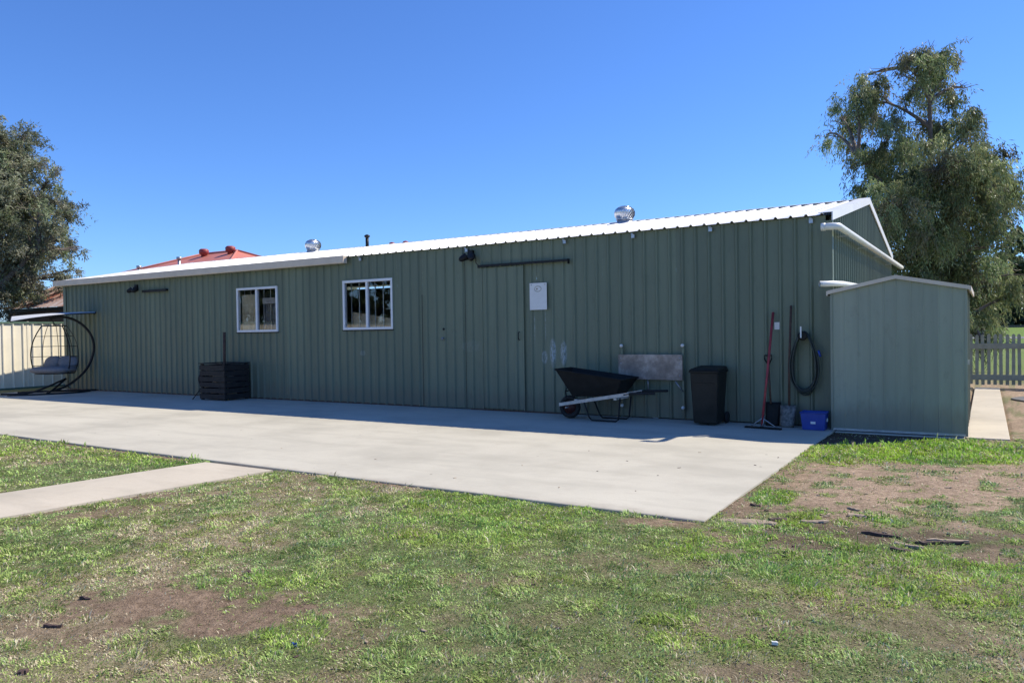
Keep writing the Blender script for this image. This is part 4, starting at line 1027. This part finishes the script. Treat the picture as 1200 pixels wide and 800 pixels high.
# ------------------------------------------------------------------ trees
def leaves_mesh(name, pts, dirs, L, Wd, cols, g):
    n = len(pts); rnd = g.normal(size=(n, 3)); s = np.cross(dirs, rnd); s /= np.linalg.norm(s, axis=1, keepdims=True)+1e-9
    s = s*Wd[:, None]; d = dirs*L[:, None]
    V = np.empty((n, 4, 3)); V[:, 0] = pts; V[:, 1] = pts+d*.45+s; V[:, 2] = pts+d; V[:, 3] = pts+d*.45-s
    o = np.arange(n)[:, None]*4
    return npmesh(name, V.reshape(-1, 3), o+np.array([[0, 1, 2, 3]]), 4, np.repeat(cols[:, None, :], 4, 1).reshape(-1, 3))
def tree(name, label, base, clumps, nleaf, seed, palette, droop=.75, leafL=(.10, .20), leafW=(.010, .020), r0=.35, strand=.7, fork=.35, group=None, dens=1.0, mat=None):
    g = np.random.default_rng(seed); base = np.array(base, float)
    e = empty(name, tuple(base), label, 'tree', group)
    cl = [(np.array(c, float)-base, r) for c, r in clumps]
    cen = np.mean([c for c, r in cl], 0); top = max(c[2] for c, r in cl); low = min(c[2] for c, r in cl)
    # trunk with fork, then limbs to every clump
    m = MB(); fz = max(1.2, low*.6+top*.12) if fork is None else top*fork
    tb = np.array([0, 0, -.1]); f1 = np.array([cen[0]*.35, cen[1]*.35, fz])
    m.tube([tb, tb*.5+f1*.5+np.array([.08, -.05, 0]), f1], [r0, r0*.8, r0*.68], 10)
    tk = m.build('trunk', m_trunk, e)
    mains = []
    nm = 4; order = sorted(cl, key=lambda q: -q[0][2]); seeds = [order[int(k*(len(order)-1)/max(1, nm-1))] for k in range(nm)]
    lm = MB()
    for c, r in seeds:
        mid = (f1+c)*.5+np.array([0, 0, .10*np.linalg.norm(c-f1)])+g.normal(size=3)*.15
        path = [f1*(1-t)**2+2*mid*t*(1-t)+c*t*t for t in np.linspace(0, 1, 9)]; mains.append(path)
        lm.tube(path, list(np.linspace(r0*.40, r0*.07, 9)), 7)
    allp = [p for q in mains for p in q[1:]]
    for c, r in cl:
        d = [np.linalg.norm(c-p)+max(0, p[2]-c[2]+.6)*2.2 for p in allp]; s = allp[int(np.argmin(d))]
        mid = (s+c)*.5+np.array([0, 0, .15*np.linalg.norm(c-s)])+g.normal(size=3)*.1
        path = [s*(1-t)**2+2*mid*t*(1-t)+c*t*t for t in np.linspace(0, 1, 6)]; lm.tube(path, list(np.linspace(r0*.17+.01, .02, 6)), 6, caps=False)
        for k in range(7):
            q = g.normal(size=3); q /= np.linalg.norm(q); q[2] = abs(q[2])*.6-.1; t_ = c+q*r*g.uniform(.6, 1.); st = path[int(g.integers(2, 6))]
            lm.tube([st, (st+t_)/2+g.normal(size=3)*.06, t_], [.022, .014, .006], 4, caps=False)
    lm.build('limbs', m_trunk, tk)
    wts = np.array([r**2 for c, r in cl]); wts /= wts.sum(); P = []; D = []; CC = []
    for (c, r), w in zip(cl, wts):
        nl = int(nleaf*w); ns = max(4, nl//26)
        # sub-clusters give light and dark clumps and gaps
        nsub = max(6, int(10*r*dens)); q = g.normal(size=(nsub, 3)); q /= np.linalg.norm(q, axis=1, keepdims=True); sub = c+q*(r*.92*g.random((nsub, 1))**.45)*np.array([1, 1, .95])
        k = g.integers(0, nsub, ns); st = sub[k]+g.normal(size=(ns, 3))*r*.11
        tone = np.clip(g.normal(1, .28, nsub), .45, 1.8)[k]
        ln = g.uniform(.35, 1., ns)*strand; out = st-c; out /= np.linalg.norm(out, axis=1, keepdims=True)+1e-6
        per = nl//ns+1; t = g.random((ns, per))
        sway = out*.35+g.normal(size=(ns, 3))*.35
        p = st[:, None, :]+(sway[:, None, :]*t[..., None]+np.array([0, 0, -1.])*(droop*t**1.4)[..., None])*ln[:, None, None]+g.normal(size=(ns, per, 3))*.05
        dd = g.normal(size=(ns, per, 3))*(1.05-.6*droop)+np.array([0, 0, -1.2*droop])+sway[:, None, :]*.4
        pal = (palette[g.integers(0, len(palette), (ns, per))]*.5+palette[g.integers(0, len(palette), nsub)][k][:, None, :]*.5)*(tone[:, None, None])*g.uniform(.75, 1.25, (ns, per, 1))
        P.append(p.reshape(-1, 3)); D.append(dd.reshape(-1, 3)); CC.append(pal.reshape(-1, 3))
    P = np.concatenate(P); D = np.concatenate(D); CC = np.clip(np.concatenate(CC), .005, .6); D /= np.linalg.norm(D, axis=1, keepdims=True)+1e-9
    n = len(P); me = leaves_mesh('crown', P, D, g.uniform(*leafL, n), g.uniform(*leafW, n), CC, g)
    obj('crown', me, mat or m_leaf, e); return e
rt = [(1088,60,24),(1068,80,20),(1108,80,24),(1128,102,15),(1085,105,26),(1018,88,20),(1000,108,22),(1028,118,24),(985,138,17),(969,158,11),(1010,150,26),(1045,160,26),(1005,183,18),(1080,152,26),(1112,148,26),(1138,150,20),
      (1060,200,38),(1100,200,40),(1140,190,34),(1168,182,22),(1180,205,20),(1020,213,22),(1045,240,32),(1095,250,44),(1140,240,42),(1172,232,24),(1060,285,36),(1100,300,44),(1142,290,38),(1176,272,16),(1075,330,30),(1110,345,36),(1146,335,32),(1182,322,16),(1156,372,20),(1150,398,12),(1190,345,14),(1112,385,24),(1090,375,24)]
g0_ = np.random.default_rng(5); cl = []
for x, y, r in rt:
    Y = 29+g0_.normal()*1.3; p = onY(x, y, Y); cl.append((tuple(p), r*Y/895*.98))
    if r >= 30: p = onY(x+g0_.normal()*10, y+g0_.normal()*10, Y+g0_.choice([-2., 2.])); cl.append((tuple(p), r*Y/895*.85))
pb = onY(1088, 392, 29.)
pal_r = np.array([[.09, .115, .05], [.105, .13, .055], [.065, .09, .04], [.135, .145, .065], [.11, .095, .06]])*2.1
tree('gum_tree', 'tall drooping gum tree rising behind the garden shed and picket fence', (pb.x, 29, -.05), cl, 165000, 21, pal_r, droop=.85, leafL=(.10, .20), leafW=(.011, .020), r0=.36, strand=.85)
lt = [(-8,172,34),(30,188,28),(55,212,20),(12,220,38),(-40,180,45),(45,245,32),(70,250,16),(80,283,16),(68,303,16),(42,292,32),(8,268,42),(-35,250,50),(18,322,32),(52,325,18),(-22,318,42),(2,348,22),(-70,225,50),(-70,300,50),(-25,152,26),(84,316,8),(40,340,14),(92,292,7),(62,235,10),(30,160,9),(70,325,9)]
cl = []
for x, y, r in lt:
    X = -31+g0_.normal()*1.0; p = onX(x, y, X); cl.append((tuple(p), r*34.5/895))
    if r > 30: p = onX(x, y, X-2); cl.append((tuple(p), r*34/895))
pal_l = np.array([[.12, .15, .07], [.125, .135, .085], [.15, .15, .10], [.095, .11, .065], [.17, .165, .12], [.12, .10, .075]])
pb = onX(-25, 420, -31.)
tree('pepper_tree', 'broad grey green tree overhanging the cream fence and rusty roof', (-31, pb.y, -.05), cl, 165000, 22, pal_l*1.85, droop=.45, leafL=(.10, .18), leafW=(.014, .025), r0=.4, strand=.6)
# trees further along the fence (out of frame, they show in the windows), and the far tree line
def blobtree(name, label, base, h, w, n, seed, pal, group=None, ll=(.25, .5), lw=(.06, .12), r0=.3):
    g = np.random.default_rng(seed); cl = []
    for k in range(16):
        a = g.uniform(0, 6.28); t = g.uniform(.06 if h > 6.9 and base[1] > 100 else .28, .95); rr = w*.42*math.sin(math.pi*min(.98, t*.85+.1))*g.uniform(.3, 1); cl.append(((base[0]+rr*math.cos(a), base[1]+rr*math.sin(a), base[2]+h*t), w*g.uniform(.14, .22)))
    tree(name, label, base, cl, n, seed, pal, droop=.4, leafL=ll, leafW=lw, r0=r0, strand=.8*w/6, group=group)
pal_f = np.array([[.055, .085, .035], [.07, .095, .045], [.085, .10, .05], [.05, .07, .035]])
for i, (x, y, h, w) in enumerate(((-33, -3, 9.5, 8), (-34, -11, 8.5, 8), (-33, 4.5, 7.5, 6.5))):
    blobtree('yard_tree', ['bushy dark tree standing past the cream fence', 'wide dark tree standing far along the cream fence', 'smaller bushy tree past the cream fence'][i], (x, y, -.05), h, w, 14000, 60+i, pal_f, 'trees along the cream fence')
fl = [(6, 166, 7.5, 13), (14, 168, 7.5, 13), (21, 164, 8, 14), (29, 167, 7.5, 13), (-2, 167, 8, 13), (2, 172, 14, 15), (12.5, 178, 17, 16), (24, 170, 15, 16), (-10, 178, 16, 15), (8, 190, 21, 18), (38, 180, 18, 17), (55, 175, 15, 16), (-26, 175, 17, 18), (17, 150, 7, 9)]
for i, (x, y, h, w) in enumerate(fl):
    lab = 'low dark bushy tree standing in front of the far tree line' if i == 13 else 'distant tree in the tree line beyond the green field'
    blobtree('far_tree', lab, (x, y, .7), h, w, 5000, 80+i, pal_f, 'far tree line' if i != 13 else None, (.6, 1.1), (.2, .4))
mb = MB().box((-80, 158, .2), (80, 158.4, 1.25)); tag(mb.build('low_bank_wall', m_trunk), 'low brownish wall along the far edge of the field', 'wall')

# ------------------------------------------------------------------ litter on the lawn
random.seed(19)
def chunk(px, py, L, W_, H_, ang, mat, name, label, cat, group=None):
    p = onZ(px, py, GZ); m = MB(); n = 6; V = []
    zz = float(gheight(np.array([p.x]), np.array([p.y]))[0])
    for i in range(n):
        t = i/(n-1)-.5; w = W_*(.55+.45*math.cos(t*2.6))*random.uniform(.75, 1.2); h = H_*random.uniform(.7, 1.2); s = random.uniform(-.15, .15)*W_
        V += [(t*L, -w/2+s, 0), (t*L, w/2+s, 0), (t*L, w*.35+s, h), (t*L, -w*.35+s, h*random.uniform(.7, 1.1))]
    Fc = [(i*4+k, (i+1)*4+k, (i+1)*4+(k+1) % 4, i*4+(k+1) % 4) for i in range(n-1) for k in range(4)]+[(0, 1, 2, 3), tuple((n-1)*4+k for k in (3, 2, 1, 0))]
    m.add(V, Fc); o = m.build(name, mat, None); o.location = (p.x, p.y, zz+.004); o.rotation_euler = (random.uniform(-.06, .06), random.uniform(-.06, .06), ang)
    return tag(o, label, cat, group)
for px, py, L, W_, a in ((62, 736, .13, .03, .5), (100, 703, .10, .03, .3), (290, 673, .05, .05, 1.2), (27, 790, .06, .05, 1)):
    chunk(px, py, L*.8, W_*.8, .013, a, m_bark, 'bark_piece', 'dark bark piece lying on the bare patch of lawn', 'bark', 'bark pieces on the lawn patch')
for px, py, L, W_, a in ((1033, 628, .34, .05, -.15), (1065, 640, .26, .05, -.5), (1095, 636, .46, .05, .35), (1110, 634, .35, .04, .45), (1075, 636, .20, .05, -.3), (955, 613, .25, .08, .3), (912, 610, .2, .08, .7), (1055, 645, .16, .06, .1), (1000, 597, .15, .03, -.6), (885, 593, .12, .03, -.3), (1120, 637, .22, .04, .5)):
    chunk(px, py, L*.85, W_*.8, .016, a, *((m_litter, 'wood_scrap', 'pale broken wood scrap lying in the dirt strip past the slab corner', 'wood', 'pale wood scraps in the dirt strip') if px in (955, 1065, 1000, 1110) else (m_bark, 'wood_scrap', 'dark broken wood scrap lying in the dirt strip past the slab corner', 'wood', 'dark wood scraps in the dirt strip')))
chunk(876, 613, .46, .15, .014, .05, m_litter, 'edging_stone', 'flat pale stone set in soil just past the slab corner', 'stone')
chunk(1012, 606, .24, .10, .014, .2, m_litter, 'bark_slab', 'flat pale bark slab lying in the grass beside dirt strip', 'bark')
for k in range(46):
    px, py = (random.uniform(870, 1200), random.uniform(560, 660)) if k < 34 else (random.uniform(840, 960), random.uniform(555, 610))
    chunk(px, py, random.uniform(.025, .07), random.uniform(.012, .03), .006, random.uniform(0, 3), random.choice([m_bark, m_litter, m_litter]), 'dry_leaf', 'dry fallen leaf or chip on the soil right of slab', 'leaf', 'dry leaves on the soil')
for k in range(9):
    chunk(random.uniform(60, 800), random.uniform(600, 795), random.uniform(.02, .05), random.uniform(.010, .022), .006, random.uniform(0, 3), random.choice([m_bark, m_litter]), 'dry_leaf', 'dry fallen leaf on the patchy lawn', 'leaf', 'dry leaves on the lawn')
for px, py in ((533, 560), (612, 545), (690, 528), (735, 540), (796, 548), (820, 530), (771, 557), (885, 545), (912, 536), (655, 571), (745, 575), (440, 538), (330, 525), (700, 552)):
    o = chunk(px, py, random.uniform(.018, .04), random.uniform(.01, .018), .004, random.uniform(0, 3), random.choice([m_bark, m_litter]), 'dry_leaf', 'small dry leaf lying on the sunlit concrete slab', 'leaf', 'dry leaves on the slab'); o.location = (*onZ(px, py, 0.)[:2], .001); o.rotation_euler = (0, 0, o.rotation_euler.z)
chunk(345, 758, .025, .02, .02, .4, m_blue, 'blue_scrap', 'tiny bright blue plastic scrap lying in the grass', 'scrap')
chunk(908, 755, .03, .02, .02, .4, m_lab, 'white_scrap', 'tiny white paper scrap lying in the green grass', 'scrap')
